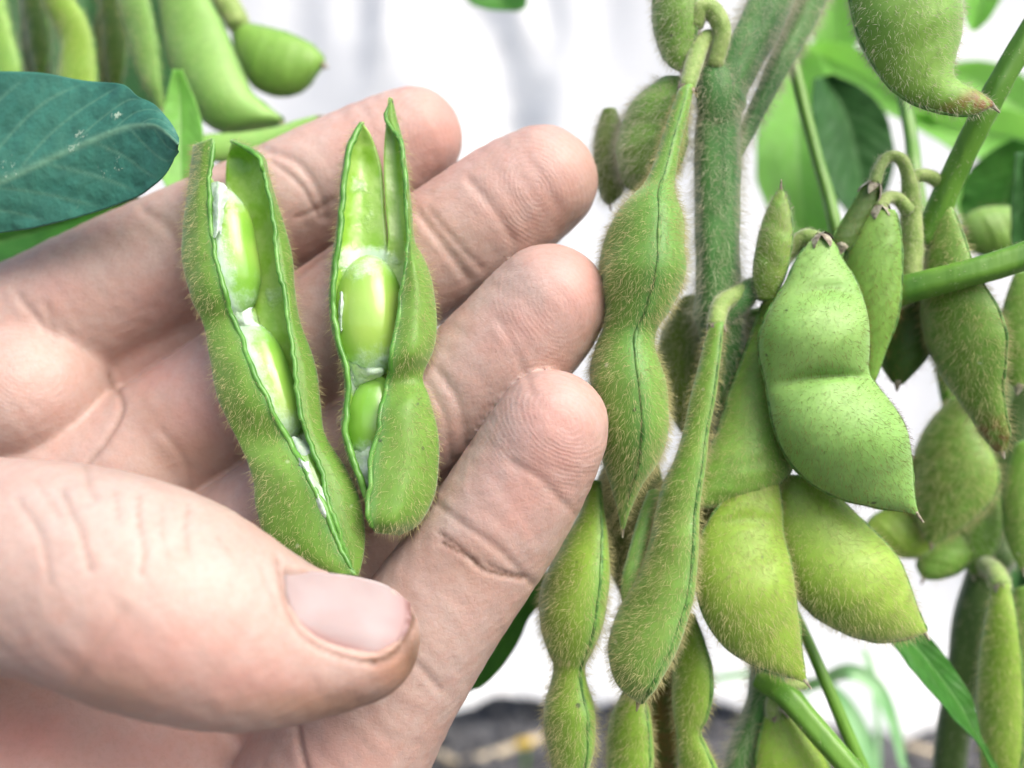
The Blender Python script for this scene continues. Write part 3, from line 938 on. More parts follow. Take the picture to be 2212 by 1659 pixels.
def rod(parent, name, pts, mat, hair=0, hmat=None, hlen=(0.08, 0.16), n=60, m=18, label=None, seed=0, lean=0.45, knots=()):
    path, rad = px_tube(pts, n, rscale=0.88 if name in ('stem', 'branch') else 1.0)
    for kt, kw, ka in knots:
        rad = rad * (1 + ka * np.exp(-((np.linspace(0, 1, n) - kt) / kw) ** 2))
    V, fs = tube_geo(path, rad, max(m, 24) if name in ('stem', 'petiole', 'branch') else m)
    if name in ('stem', 'petiole', 'branch'):
        mm_ = max(m, 24); m = mm_
        a_ = np.arange(mm_) * 2 * np.pi / mm_
        rib = 1 + 0.05 * np.cos(a_ * 5 + seed) + 0.03 * np.cos(a_ * 3 + 1.3 * seed)
        W = V[:-2].reshape(-1, mm_, 3); cc = W.mean(1, keepdims=True)
        V[:-2] = (cc + (W - cc) * rib[None, :, None]).reshape(-1, 3)
        V = V + (0.012 * fnoise(V * 4, seed, 2))[:, None] * np.array([1, 0.4, 0])
    o = mk(name, V, fs, mat, parent=parent)
    if label: o['label'] = label
    if hair:
        T = np.gradient(path, axis=0)
        tang = np.repeat(np.concatenate([T[:1], T, T[-1:]])[:, None], m, 1).reshape(-1, 3)
        tang = np.concatenate([tang, [T[0], T[-1]]])
        hairs('hair', V, fs, o, hmat or M['hair_pale'], hair, hlen, tang, lean, seed=seed)
    return o


# ------------------------------------------------------------------ the soybean plant on the right
plant = empty('soybean_plant', 'hairy green soybean plant with its upright stem just right of the fingertips', 'plant', P(1500, 4100, 14.2))
rod(plant, 'stem', [(1900, -700, 14.5, 52), (1760, -250, 14.2, 54), (1655, 20, 13.9, 54), (1600, 130, 13.7, 50), (1560, 215, 13.6, 50), (1549, 300, 13.6, 55), (1549, 420, 13.6, 54), (1550, 560, 13.6, 52), (1556, 680, 13.7, 54),
                    (1585, 900, 13.9, 52), (1632, 1200, 14.1, 50), (1660, 1480, 14.2, 46), (1598, 1690, 14.2, 44), (1560, 2100, 14.2, 44), (1500, 3000, 14.2, 42), (1480, 4150, 14.2, 40)],
    M['stem'], 420, M['hair_pale'], (0.14, 0.34), n=150, m=22, seed=3, knots=((0.265, 0.012, 0.18), (0.53, 0.012, 0.22)))
rod(plant, 'node', [(1532, 128, 13.6, 24), (1540, 160, 13.5, 36), (1546, 200, 13.45, 42), (1550, 250, 13.5, 40), (1550, 300, 13.6, 36)], M['stem'], 700, M['hair_pale'], (0.06, 0.13), n=16, seed=4)
rod(plant, 'node', [(1545, 690, 13.5, 34), (1575, 665, 13.45, 34), (1605, 640, 13.4, 30), (1632, 612, 13.4, 18)], M['stem'], 500, M['hair_pale'], (0.06, 0.12), n=16, seed=5)
rod(plant, 'branch', [(1880, -500, 14.8, 46), (1790, -120, 14.6, 40), (1735, 40, 14.5, 34), (1668, 170, 14.2, 26), (1615, 280, 13.95, 20), (1570, 380, 13.7, 16)], M['stem'], 480, M['hair_pale'], (0.14, 0.28), n=50, seed=6)
rod(plant, 'petiole', [(2500, -420, 12.4, 27), (2330, -100, 12.6, 26), (2212, 92, 12.8, 25), (2130, 240, 13.0, 26), (2050, 400, 13.4, 26), (2000, 520, 13.7, 30)], M['petiole'], 60, M['hair_pale'], (0.04, 0.08), seed=7)
rod(plant, 'petiole', [(2700, 330, 12.0, 34), (2400, 470, 12.4, 32), (2212, 552, 12.7, 31), (2080, 592, 12.9, 30), (1945, 628, 13.3, 32), (1860, 660, 13.6, 34), (1600, 700, 13.9, 30)], M['petiole'], 40, M['hair_pale'], (0.04, 0.08), seed=8)
rod(plant, 'petiole', [(1640, 1470, 13.9, 20), (1695, 1500, 13.5, 27), (1750, 1560, 13.3, 26), (1850, 1675, 13.0, 26), (2050, 1900, 12.6, 26)], M['petiole'], 50, M['hair_pale'], (0.04, 0.08), seed=9)
rod(plant, 'stalk', [(1700, 1290, 14.4, 11), (1738, 1370, 14.2, 12), (1782, 1470, 14.0, 13), (1872, 1680, 13.8, 15), (1950, 1850, 13.8, 15)], M['petiole'], seed=10)
rod(plant, 'raceme_stalk', [(1886, 408, 13.2, 15), (1896, 372, 13.25, 13), (1910, 346, 13.3, 12), (1928, 337, 13.3, 12), (1948, 346, 13.3, 13), (1960, 375, 13.35, 14), (1966, 410, 13.4, 18), (1968, 470, 13.5, 22), (1966, 560, 13.6, 26), (1940, 640, 13.7, 28), (1750, 690, 13.9, 26), (1590, 700, 13.9, 24)],
    M['pedicel'], 500, M['hair_pale'], (0.04, 0.10), n=70, seed=11)
leaf(plant, lrd([(1240, 1180, 1255, 1195), (1150, 1265, 1185, 1290), (1105, 1305, 1145, 1330), (1060, 1360, 1120, 1385), (1022, 1415, 1085, 1440), (998, 1460, 1045, 1480), (996, 1486, 1012, 1492)], 14.6, 15.2, 0.1),
     M['leaf'], label='narrow olive green leaf behind the index finger')
leaf(plant, lrd([(1900, 1300, 1930, 1300), (1918, 1375, 1965, 1345), (1960, 1430, 2010, 1378), (2000, 1480, 2058, 1440), (2042, 1530, 2098, 1505), (2082, 1572, 2112, 1560), (2112, 1605, 2124, 1600), (2150, 1668, 2158, 1662)], 14.6, 14.2, 0.25, 0.25), M['leaf'],
     label='dark green pointed leaf hanging under the pods')

G1 = 'pods hanging from the right-hand plant'
pod('long three-bean pod with a dark green seam down its middle, touching the fingertips', [
    (1464, 196, 1499, 190, 13.0), (1448, 240, 1490, 236, 12.95), (1426, 305, 1474, 300, 12.85), (1406, 365, 1462, 360, 12.75), (1384, 405, 1456, 402, 12.7), (1346, 442, 1462, 442, 12.65), (1316, 490, 1476, 490, 12.6), (1299, 550, 1480, 542, 12.6),
    (1296, 610, 1472, 610, 12.6), (1303, 665, 1447, 670, 12.6), (1302, 703, 1421, 706, 12.6), (1289, 742, 1415, 738, 12.6), (1277, 792, 1426, 786, 12.6), (1275, 850, 1440, 850, 12.65), (1283, 920, 1440, 920, 12.7), (1298, 985, 1424, 990, 12.75), (1318, 1048, 1386, 1050, 12.8), (1333, 1100, 1362, 1100, 12.85), (1341, 1142, 1349, 1142, 12.9)],
    M['pod'], roll=84, ratio=0.72, group=G1, hair=520, stalk=[(1555, 120, 13.4, 18), (1535, 85, 13.35, 20), (1512, 100, 13.3, 21), (1498, 140, 13.15, 20), (1484, 190, 13.0, 18)], seed=1, seamglow=0.8, q=0.1)
pod('short furry pod bending left behind the ring fingertip and the central seam pod', [
    (1428, 165, 1490, 180, 13.7), (1375, 205, 1484, 240, 13.7), (1346, 260, 1480, 305, 13.8), (1332, 320, 1470, 350, 13.8), (1338, 372, 1440, 395, 13.9), (1368, 412, 1392, 418, 13.9)], M['pod'], roll=40, ratio=0.6, group=G1, hair=650, hmat=M['hair_pale'], hlen=(0.12, 0.24), seed=2, calyx=False)
pod('small olive furry pod leftmost beside the ring fingertip', [
    (1302, 236, 1330, 236, 14.4), (1286, 290, 1345, 290, 14.4), (1284, 340, 1350, 340, 14.4), (1291, 390, 1350, 390, 14.4), (1300, 425, 1342, 420, 14.4), (1312, 442, 1322, 440, 14.4)], M['pod_olive'], roll=30, ratio=0.7, group=G1, hair=900, hmat=M['hair_pale'], hlen=(0.12, 0.22), seed=3, calyx=False)
pod('pale fuzzy pod cut by the top edge, left of the upper stem', [
    (1414, -150, 1480, -150, 13.4), (1411, -60, 1492, -60, 13.4), (1411, 0, 1500, 0, 13.4), (1414, 50, 1504, 50, 13.4), (1426, 95, 1500, 95, 13.4), (1443, 128, 1492, 128, 13.35), (1466, 152, 1476, 152, 13.3)], M['pod'], roll=40, ratio=0.7, group=G1, hair=700, hmat=M['hair_pale'], seed=4, calyx=False,
    stalk=[(1545, 140, 13.3, 18), (1560, 70, 13.2, 20), (1540, 25, 13.2, 21), (1515, 20, 13.2, 20), (1502, 55, 13.25, 18)])
pod('big bright green two-bean pod facing the camera in the middle of the cluster', [
    (1748, 522, 1802, 520, 12.9), (1722, 560, 1816, 558, 12.85), (1698, 612, 1842, 600, 12.8), (1666, 662, 1862, 650, 12.75), (1644, 716, 1872, 702, 12.7), (1642, 768, 1873, 760, 12.7), (1654, 820, 1873, 806, 12.7), (1663, 868, 1896, 842, 12.65), (1673, 920, 1930, 886, 12.6),
    (1692, 970, 1953, 930, 12.6), (1722, 1015, 1963, 980, 12.6), (1766, 1052, 1967, 1020, 12.6), (1826, 1080, 1971, 1055, 12.6), (1894, 1096, 1976, 1082, 12.6), (1960, 1107, 1981, 1100, 12.6), (1979, 1113, 1985, 1109, 12.6)],
    M['pod_lit'], roll=4, ratio=0.42, beans=((0.28, 0.09, 0.75), (0.58, 0.14, 0.65)), creases=((0.168, 0.02, 0.28), (0.405, 0.02, 0.45)), group=G1, hair=330, hmat=M['hair_dark'], hlen=(0.05, 0.11), seed=5, q=0.05,
    stalk=[(1640, 640, 13.5, 18), (1690, 560, 13.3, 19), (1735, 515, 13.1, 19), (1772, 522, 12.95, 20)])
pod('plain light green pod tucked behind the right shoulder of the bright two-bean pod', [
    (1868, 458, 1930, 456, 13.2), (1848, 500, 1938, 500, 13.2), (1832, 550, 1941, 550, 13.2), (1828, 620, 1940, 620, 13.2), (1840, 685, 1932, 690, 13.2), (1856, 745, 1913, 750, 13.2), (1868, 800, 1896, 805, 13.2), (1878, 830, 1886, 832, 13.2)], M['pod'], roll=18, ratio=0.5, group=G1, hair=300, hmat=M['hair_dark'], seed=6, seamglow=.3,
    stalk=[(1962, 455, 13.4, 16), (1940, 430, 13.35, 14), (1915, 428, 13.3, 14), (1898, 452, 13.2, 18)])
pod('slender pod with a bright green seam on its right side, ending in a dark point', [
    (1530, 704, 1562, 700, 13.0), (1512, 780, 1556, 772, 12.9), (1495, 850, 1545, 850, 12.8), (1478, 930, 1530, 930, 12.75), (1456, 1000, 1522, 1000, 12.7), (1433, 1052, 1512, 1060, 12.7), (1420, 1105, 1506, 1112, 12.7), (1408, 1162, 1504, 1170, 12.65), (1392, 1220, 1500, 1230, 12.65), (1370, 1272, 1491, 1290, 12.65),
    (1344, 1322, 1470, 1355, 12.65), (1322, 1370, 1440, 1425, 12.65), (1316, 1420, 1414, 1472, 12.65), (1332, 1480, 1397, 1503, 12.65), (1372, 1514, 1387, 1518, 12.65)], M['pod'], roll=64, ratio=0.62, group=G1, hair=480, seed=7, seamglow=0.9, q=0.1,
    stalk=[(1622, 622, 13.4, 18), (1585, 640, 13.3, 20), (1556, 662, 13.2, 21), (1546, 704, 13.0, 20)], brown=0.12)
pod('shadowed dark green pod lying slanted behind the bright two-bean pod', [
    (1652, 640, 1720, 660, 13.5), (1625, 720, 1720, 760, 13.4), (1600, 790, 1705, 830, 13.3), (1578, 850, 1704, 900, 13.25), (1556, 920, 1712, 960, 13.2), (1532, 972, 1704, 1018, 13.15), (1507, 1018, 1652, 1068, 13.1), (1487, 1055, 1575, 1092, 13.05), (1464, 1082, 1480, 1096, 13.0)], M['pod'], roll=6, ratio=0.45, beans=((0.7, 0.2, 0.35),), group=G1, hair=420, seed=8, calyx=False, brown=0.1)
pod('wide yellow-green pod at bottom centre of the cluster, its tip pointing down right', [
    (1592, 1050, 1684, 1045, 13.0), (1546, 1100, 1690, 1100, 12.95), (1513, 1160, 1693, 1150, 12.9), (1502, 1220, 1705, 1200, 12.85), (1505, 1280, 1716, 1252, 12.8), (1521, 1332, 1723, 1310, 12.8), (1551, 1380, 1729, 1362, 12.8), (1594, 1417, 1733, 1406, 12.8), (1652, 1446, 1737, 1436, 12.8), (1716, 1466, 1740, 1458, 12.8), (1737, 1474, 1742, 1470, 12.8)],
    M['pod_yellow'], roll=-3, ratio=0.4, beans=((0.42, 0.2, 0.5),), creases=((0.14, 0.03, 0.25),), group=G1, hair=400, seed=9, calyx=False, brown=0.08)
pod('yellow-green pod with a brownish tip, lowest on the right under the bright pod', [
    (1692, 1025, 1790, 1055, 13.3), (1676, 1090, 1836, 1100, 13.25), (1672, 1150, 1876, 1140, 13.2), (1683, 1202, 1916, 1180, 13.15), (1702, 1252, 1942, 1216, 13.1), (1728, 1297, 1958, 1256, 13.1), (1768, 1336, 1971, 1292, 13.1), (1820, 1366, 1983, 1322, 13.1), (1884, 1385, 1994, 1346, 13.1), (1950, 1383, 2001, 1358, 13.1), (1992, 1369, 2003, 1363, 13.1)],
    M['pod_yellow'], roll=4, ratio=0.42, beans=((0.5, 0.22, 0.45),), group=G1, hair=380, seed=10, calyx=False, brown_from=0.82)
pod('knobbly seam-fronted pod hanging in front of the bottom edge beside the index finger', [
    (1268, 1040, 1298, 1040, 13.3), (1250, 1110, 1306, 1110, 13.2), (1215, 1170, 1313, 1170, 13.15), (1182, 1240, 1316, 1222, 13.1), (1164, 1300, 1309, 1290, 13.1), (1166, 1352, 1298, 1350, 13.1), (1180, 1402, 1280, 1398, 13.1), (1195, 1440, 1264, 1434, 13.1), (1190, 1478, 1268, 1472, 13.1), (1178, 1522, 1283, 1520, 13.1), (1175, 1572, 1286, 1570, 13.1), (1183, 1625, 1279, 1622, 13.1), (1196, 1685, 1262, 1684, 13.1), (1212, 1745, 1245, 1745, 13.1)],
    M['pod_yellow'], roll=62, ratio=0.66, group=G1, hair=420, seed=11, seamglow=0.8, calyx=False, q=0.1)
pod('pale yellow-green pod with a constriction, right of the two others at the bottom edge', [
    (1474, 1330, 1500, 1325, 13.6), (1466, 1390, 1522, 1388, 13.55), (1458, 1440, 1535, 1440, 13.5), (1455, 1490, 1536, 1490, 13.5), (1456, 1540, 1525, 1540, 13.5), (1461, 1578, 1512, 1575, 13.5), (1467, 1622, 1530, 1615, 13.5), (1470, 1685, 1553, 1672, 13.5), (1480, 1762, 1550, 1760, 13.5), (1512, 1812, 1522, 1812, 13.5)], M['pod_yellow'], roll=55, ratio=0.62, group=G1, hair=360, seed=12, seamglow=.6, calyx=False, q=.1)
pod('green pod cut by the bottom edge directly under the slender seam pod', [
    (1352, 1480, 1388, 1480, 13.6), (1326, 1540, 1402, 1540, 13.5), (1315, 1590, 1408, 1590, 13.5), (1312, 1650, 1408, 1650, 13.5), (1320, 1712, 1400, 1712, 13.5), (1348, 1772, 1370, 1772, 13.5)], M['pod_yellow'], roll=55, ratio=0.62, group=G1, hair=420, seed=13, seamglow=.6, calyx=False, q=.1)
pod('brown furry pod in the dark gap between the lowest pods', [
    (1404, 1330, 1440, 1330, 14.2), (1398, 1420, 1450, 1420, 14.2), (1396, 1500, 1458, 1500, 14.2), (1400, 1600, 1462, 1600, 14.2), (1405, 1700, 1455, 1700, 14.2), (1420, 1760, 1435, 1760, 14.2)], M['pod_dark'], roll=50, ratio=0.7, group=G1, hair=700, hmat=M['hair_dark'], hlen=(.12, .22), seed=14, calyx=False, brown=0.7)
pod('thin pale strip of a pod squeezed left of the slender seam pod', [
    (1400, 1060, 1430, 1060, 13.3), (1378, 1120, 1410, 1120, 13.15), (1356, 1200, 1392, 1200, 13.0), (1346, 1240, 1388, 1240, 12.95), (1342, 1285, 1372, 1285, 12.95), (1350, 1325, 1362, 1325, 12.95)], M['pod_lit'], roll=30, ratio=0.7, group=G1, hair=420, seed=15, calyx=False)
pod('tiny upright brown-edged pod on the node above the bright two-bean pod', [
    (1640, 645, 1672, 645, 13.1), (1632, 600, 1692, 590, 13.05), (1638, 540, 1705, 530, 13.0), (1650, 482, 1707, 480, 13.0), (1668, 432, 1699, 434, 13.0), (1684, 408, 1690, 408, 13.0)], M['pod'], roll=35, ratio=0.6, group=G1, hair=800, hmat=M['hair_pale'], hlen=(.06, .13), seed=16, calyx=False, brown=0.25)
pod('flat young pod hanging from the first bent stalk', [
    (1866, 398, 1904, 418, 13.2), (1848, 430, 1890, 450, 13.2), (1824, 470, 1866, 490, 13.2), (1802, 508, 1846, 526, 13.2), (1801, 530, 1832, 542, 13.2)], M['pod_dark'], roll=8, ratio=0.4, group=G1, hair=250, hmat=M['hair_dark'], seed=17)
pod('dark shadowed pod behind the bent stalks', [
    (1930, 490, 1985, 490, 14.2), (1914, 600, 2004, 580, 14.2), (1905, 700, 2010, 680, 14.2), (1910, 780, 1998, 764, 14.2), (1928, 826, 1950, 830, 14.2)], M['pod_dark'], roll=20, ratio=0.5, group=G1, hair=300, hmat=M['hair_dark'], seed=18, calyx=False)
pod('dark olive pod with a bristly brown tip hanging from the second bent stalk', [
    (2018, 452, 2050, 448, 13.5), (2014, 510, 2068, 500, 13.5), (2009, 570, 2084, 560, 13.5), (2006, 620, 2106, 620, 13.5), (2009, 682, 2132, 672, 13.5), (2022, 742, 2148, 722, 13.5), (2046, 802, 2150, 772, 13.5), (2080, 862, 2151, 832, 13.5), (2105, 902, 2162, 890, 13.5), (2131, 946, 2173, 936, 13.5), (2153, 976, 2172, 970, 13.5)],
    M['pod'], roll=58, ratio=0.6, group=G1, hair=500, hmat=M['hair'], hlen=(.1, .2), seed=19, brown_from=0.75, brown=.08, seamglow=.4,
    stalk=[(1966, 395, 13.4, 14), (1980, 380, 13.4, 14), (2005, 380, 13.4, 14), (2030, 396, 13.45, 15), (2042, 425, 13.5, 18), (2036, 455, 13.5, 20)])
pod('large smooth green pod with a brown tip hanging in from the top right', [
    (1818, -200, 2030, -200, 12.3), (1820, -80, 2062, -80, 12.3), (1826, -20, 2076, -20, 12.3), (1836, 40, 2083, 32, 12.3), (1853, 92, 2080, 76, 12.3), (1880, 142, 2068, 122, 12.3), (1913, 187, 2064, 158, 12.3), (1958, 221, 2080, 178, 12.3), (2012, 241, 2106, 190, 12.3), (2062, 251, 2129, 205, 12.3), (2102, 250, 2142, 215, 12.3), (2140, 233, 2149, 225, 12.3)],
    M['pod'], roll=-8, ratio=0.5, beans=((0.3, 0.25, 0.3),), group=G1, hair=330, hmat=M['hair_pale'], hlen=(.08, .16), seed=20, brown_from=0.68, calyx=False)
pod('olive furry pod behind the main stem, level with the waist of the central seam pod', [
    (1475, 640, 1512, 640, 14.4), (1440, 700, 1516, 700, 14.4), (1424, 760, 1516, 760, 14.4), (1428, 830, 1512, 830, 14.4), (1448, 890, 1503, 890, 14.4), (1472, 935, 1488, 935, 14.4)], M['pod_olive'], roll=30, ratio=.6, group=G1, hair=650, hmat=M['hair_pale'], hlen=(.12, .22), seed=60, calyx=False)
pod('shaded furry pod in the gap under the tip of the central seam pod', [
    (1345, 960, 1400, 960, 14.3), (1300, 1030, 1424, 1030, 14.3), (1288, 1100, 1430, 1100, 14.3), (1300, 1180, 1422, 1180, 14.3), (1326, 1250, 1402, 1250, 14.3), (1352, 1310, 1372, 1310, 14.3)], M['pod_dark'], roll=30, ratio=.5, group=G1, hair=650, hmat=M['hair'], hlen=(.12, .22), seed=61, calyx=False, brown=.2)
pod('shaded green pod behind the gap between slender pod and bright two-bean pod', [
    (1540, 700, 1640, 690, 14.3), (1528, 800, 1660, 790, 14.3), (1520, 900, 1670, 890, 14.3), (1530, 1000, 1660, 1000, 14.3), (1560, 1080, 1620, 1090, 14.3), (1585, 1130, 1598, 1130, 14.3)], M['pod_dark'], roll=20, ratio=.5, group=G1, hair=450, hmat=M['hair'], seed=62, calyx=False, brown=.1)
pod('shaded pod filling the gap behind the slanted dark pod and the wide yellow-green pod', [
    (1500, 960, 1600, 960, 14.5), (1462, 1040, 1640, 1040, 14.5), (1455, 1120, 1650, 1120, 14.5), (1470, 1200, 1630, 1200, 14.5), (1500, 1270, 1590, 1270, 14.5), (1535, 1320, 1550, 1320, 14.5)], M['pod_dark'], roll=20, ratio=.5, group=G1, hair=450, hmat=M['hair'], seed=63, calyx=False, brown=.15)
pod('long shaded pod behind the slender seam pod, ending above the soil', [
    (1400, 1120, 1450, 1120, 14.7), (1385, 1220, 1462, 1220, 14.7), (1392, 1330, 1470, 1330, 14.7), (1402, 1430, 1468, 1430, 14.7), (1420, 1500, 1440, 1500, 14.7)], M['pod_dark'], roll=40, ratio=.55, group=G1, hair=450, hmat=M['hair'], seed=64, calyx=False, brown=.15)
pod('plump pod cut by the bottom edge under the pale bent stalk', [
    (1655, 1540, 1700, 1528, 13.8), (1642, 1600, 1746, 1590, 13.75), (1634, 1665, 1786, 1650, 13.7), (1640, 1745, 1806, 1735, 13.7), (1680, 1830, 1800, 1820, 13.7), (1750, 1880, 1770, 1880, 13.7)], M['pod_yellow'], roll=8, ratio=0.45, group=G1, hair=320, seed=21,
    stalk=[(1740, 1478, 13.5, 12), (1712, 1478, 13.5, 15), (1686, 1492, 13.55, 16), (1670, 1520, 13.7, 16), (1672, 1545, 13.8, 18)])

# ------------------------------------------------------------------ the plant further back at the right edge
plant2 = empty('soybean_plant', 'dark stemmed soybean plant at the right edge with light green leaves behind', 'plant', P(2000, 3700, 16.6))
rod(plant2, 'stem', [(2420, 420, 16.0, 42), (2290, 700, 16.2, 44), (2205, 880, 16.4, 44), (2168, 1050, 16.4, 44), (2138, 1215, 16.4, 46), (2098, 1340, 16.4, 40), (2078, 1480, 16.4, 38), (2050, 1665, 16.5, 38), (2000, 2200, 16.6, 38), (1990, 3720, 16.6, 38)], M['stem_dark'], 50, M['hair_pale'], n=90, seed=30, knots=((0.43, 0.015, 0.35),))
rod(plant2, 'branch', [(2135, 1215, 16.3, 24), (2085, 1130, 16.2, 24), (2100, 1030, 16.2, 22), (2180, 830, 16.4, 22)], M['stem_dark'], 100, M['hair_pale'], n=30, seed=31)
rod(plant2, 'petiole', [(1690, 20, 16.5, 12), (1712, 130, 16.3, 13), (1748, 280, 16.2, 13), (1788, 420, 16.0, 13), (1812, 520, 15.8, 14), (1900, 900, 15.6, 14), (2120, 1200, 16.2, 16)], M['petiole'], seed=32)
rod(plant2, 'petiole', [(1950, 200, 17.5, 13), (1968, 300, 17.0, 14), (1982, 420, 16.5, 16), (2040, 800, 16.3, 18), (2125, 1200, 16.3, 18)], M['petiole'], seed=33)
rod(plant2, 'petiole', [(1790, 200, 24, 9), (1770, 330, 23.5, 9), (1740, 440, 23, 10), (1735, 600, 22, 10), (1900, 1000, 18, 10), (2120, 1210, 16.4, 14)], M['leaf_light'], seed=34)
leaf(plant2, lrd([(1722, 90, 1740, 85), (1680, 150, 1775, 130), (1648, 230, 1800, 210), (1632, 320, 1815, 300), (1640, 400, 1815, 390), (1680, 480, 1800, 480), (1750, 540, 1785, 540)], 22.5, 21.5, 0.6), M['leaf_light'], label='light green upright leaf right of the main stem')
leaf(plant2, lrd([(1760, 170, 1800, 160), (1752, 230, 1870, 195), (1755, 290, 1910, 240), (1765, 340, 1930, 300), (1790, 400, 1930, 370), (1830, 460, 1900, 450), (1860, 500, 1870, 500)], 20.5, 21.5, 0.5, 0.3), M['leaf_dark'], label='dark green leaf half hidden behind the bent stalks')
leaf(plant2, lrd([(1700, -120, 1760, -120), (1715, -40, 1860, -60), (1735, 20, 1880, 10), (1750, 70, 1870, 70), (1770, 110, 1830, 115), (1790, 130, 1800, 130)], 23, 24, 0.5), M['leaf_light'])
leaf(plant2, lrd([(1730, 110, 1735, 95), (1790, 170, 1800, 90), (1850, 215, 1870, 110), (1920, 245, 1930, 150), (1985, 270, 1990, 220), (2020, 285, 2022, 270)], 23.5, 22, 0.5), M['leaf_light'])
leaf(plant2, lrd([(1960, 260, 1965, 240), (2020, 300, 2040, 225), (2090, 335, 2110, 225), (2160, 350, 2180, 235), (2230, 345, 2240, 260), (2290, 310, 2292, 300)], 22, 21, 0.5), M['leaf_light'])
leaf(plant2, lrd([(2190, 300, 2260, 320), (2120, 340, 2270, 380), (2085, 390, 2270, 440), (2075, 430, 2230, 480), (2080, 470, 2170, 500), (2095, 490, 2110, 495)], 19.5, 20.5, 0.4), M['leaf'])
leaf(plant2, lrd([(2090, -150, 2180, -150), (2075, -60, 2180, -70), (2078, 0, 2165, -10), (2085, 40, 2140, 35), (2100, 68, 2110, 66)], 21, 21, 0.4), M['leaf_light'])
leaf(plant2, lrd([(2195, 330, 2240, 330), (2190, 400, 2260, 400), (2185, 470, 2260, 470), (2190, 540, 2250, 540), (2212, 580, 2222, 580)], 16.2, 16.6, 0.3), M['leaf_dark'], label='dark brownish leaf edge at the right border')
leaf(plant2, lrd([(1990, 160, 2010, 150), (2030, 190, 2110, 130), (2080, 230, 2190, 150), (2140, 260, 2240, 190), (2220, 270, 2260, 240)], 24, 23, .4), M['leaf_light'])
leaf(plant2, lrd([(1860, -160, 1960, -160), (1840, -60, 2000, -60), (1850, 40, 2010, 40), (1880, 110, 1980, 110), (1920, 150, 1935, 150)], 25, 25, .4), M['leaf_light'])
leaf(plant2, lrd([(2040, 380, 2060, 360), (2060, 440, 2120, 390), (2090, 500, 2180, 430), (2150, 540, 2240, 470), (2230, 560, 2260, 530)], 23, 23, .4), M['leaf_light'])
leaf(plant2, lrd([(1690, 430, 1720, 420), (1700, 500, 1790, 470), (1730, 560, 1830, 520), (1790, 600, 1840, 570), (1850, 620, 1855, 610)], 24, 23, .4), M['leaf_light'])
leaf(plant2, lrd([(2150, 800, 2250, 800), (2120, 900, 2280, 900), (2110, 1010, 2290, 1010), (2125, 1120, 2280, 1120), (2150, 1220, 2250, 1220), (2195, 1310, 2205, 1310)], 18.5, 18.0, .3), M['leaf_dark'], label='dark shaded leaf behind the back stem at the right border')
G2 = 'pods on the plant at the right edge'
pod('brownish furry pod beside the back stem, right of the bright pod tip', [(2058, 860, 2092, 880, 15.3), (2014, 930, 2112, 950, 15.3), (1992, 1000, 2130, 1000, 15.3), (1986, 1070, 2124, 1062, 15.3), (1992, 1130, 2082, 1120, 15.3), (2004, 1172, 2020, 1174, 15.3)], M['pod'], roll=40, ratio=.55, group=G2, hair=450, hmat=M['hair'], hlen=(.12, .24), brown=.12, seed=22, calyx=False)
pod('blurred green pod below the tip of the bright two-bean pod', [(2040, 1070, 2060, 1110, 15.8), (2000, 1085, 2030, 1160, 15.8), (1945, 1090, 1985, 1200, 15.8), (1895, 1112, 1930, 1196, 15.8), (1868, 1138, 1882, 1160, 15.8)], M['pod_yellow'], roll=10, ratio=.5, group=G2, hair=250, seed=23, calyx=False)
pod('long pod hanging from the pale node of the back stem at lower right', [(2148, 1262, 2176, 1262, 14.9), (2136, 1350, 2188, 1350, 14.8), (2126, 1450, 2195, 1450, 14.8), (2124, 1550, 2196, 1550, 14.8), (2130, 1660, 2190, 1660, 14.8), (2150, 1750, 2170, 1750, 14.8)], M['pod_yellow'], roll=50, ratio=.6, group=G2, hair=300, seed=24, seamglow=.3,
    stalk=[(2125, 1225, 16.2, 20), (2132, 1222, 15.6, 20), (2150, 1235, 15.2, 20), (2162, 1265, 14.9, 22)])
pod('hairy pod hanging in the gap between bright pod tip and back stem', [(2085, 1020, 2140, 1020, 15.9), (2068, 1090, 2150, 1090, 15.9), (2066, 1150, 2148, 1150, 15.9), (2080, 1205, 2130, 1205, 15.9), (2098, 1240, 2108, 1240, 15.9)], M['pod'], roll=35, ratio=.55, group=G2, hair=350, hmat=M['hair_pale'], seed=33, calyx=False)
pod('small dark pod clinging to the node of the back stem', [(2090, 1120, 2120, 1130, 16.0), (2040, 1150, 2110, 1185, 16.0), (2000, 1185, 2070, 1230, 16.0), (1985, 1220, 2030, 1248, 16.0), (1990, 1245, 2002, 1252, 16.0)], M['pod'], roll=20, ratio=.55, group=G2, hair=250, seed=28, calyx=False)
pod('upright pod at the right border crossing the back stem', [(2196, 960, 2226, 950, 15.2), (2182, 1030, 2240, 1020, 15.2), (2176, 1100, 2244, 1100, 15.2), (2184, 1170, 2236, 1170, 15.2), (2205, 1230, 2220, 1230, 15.2)], M['pod'], roll=30, ratio=.55, group=G2, hair=300, seed=29, calyx=False)
pod('rounder green pod at the lower right border beside the long hanging pod', [(2200, 1270, 2260, 1270, 15.4), (2192, 1350, 2290, 1350, 15.3), (2190, 1450, 2300, 1450, 15.3), (2192, 1550, 2300, 1550, 15.3), (2200, 1660, 2280, 1660, 15.3), (2230, 1740, 2245, 1740, 15.3)], M['pod'], roll=20, ratio=.55, group=G2, hair=300, seed=25, calyx=False)
pod('green pod at the right border level with the constriction of the bright pod', [(2196, 590, 2240, 590, 14.3), (2178, 660, 2262, 660, 14.3), (2166, 720, 2262, 720, 14.3), (2170, 780, 2250, 782, 14.3), (2186, 832, 2215, 842, 14.3)], M['pod'], roll=20, ratio=.55, group=G2, hair=350, seed=26, calyx=False)
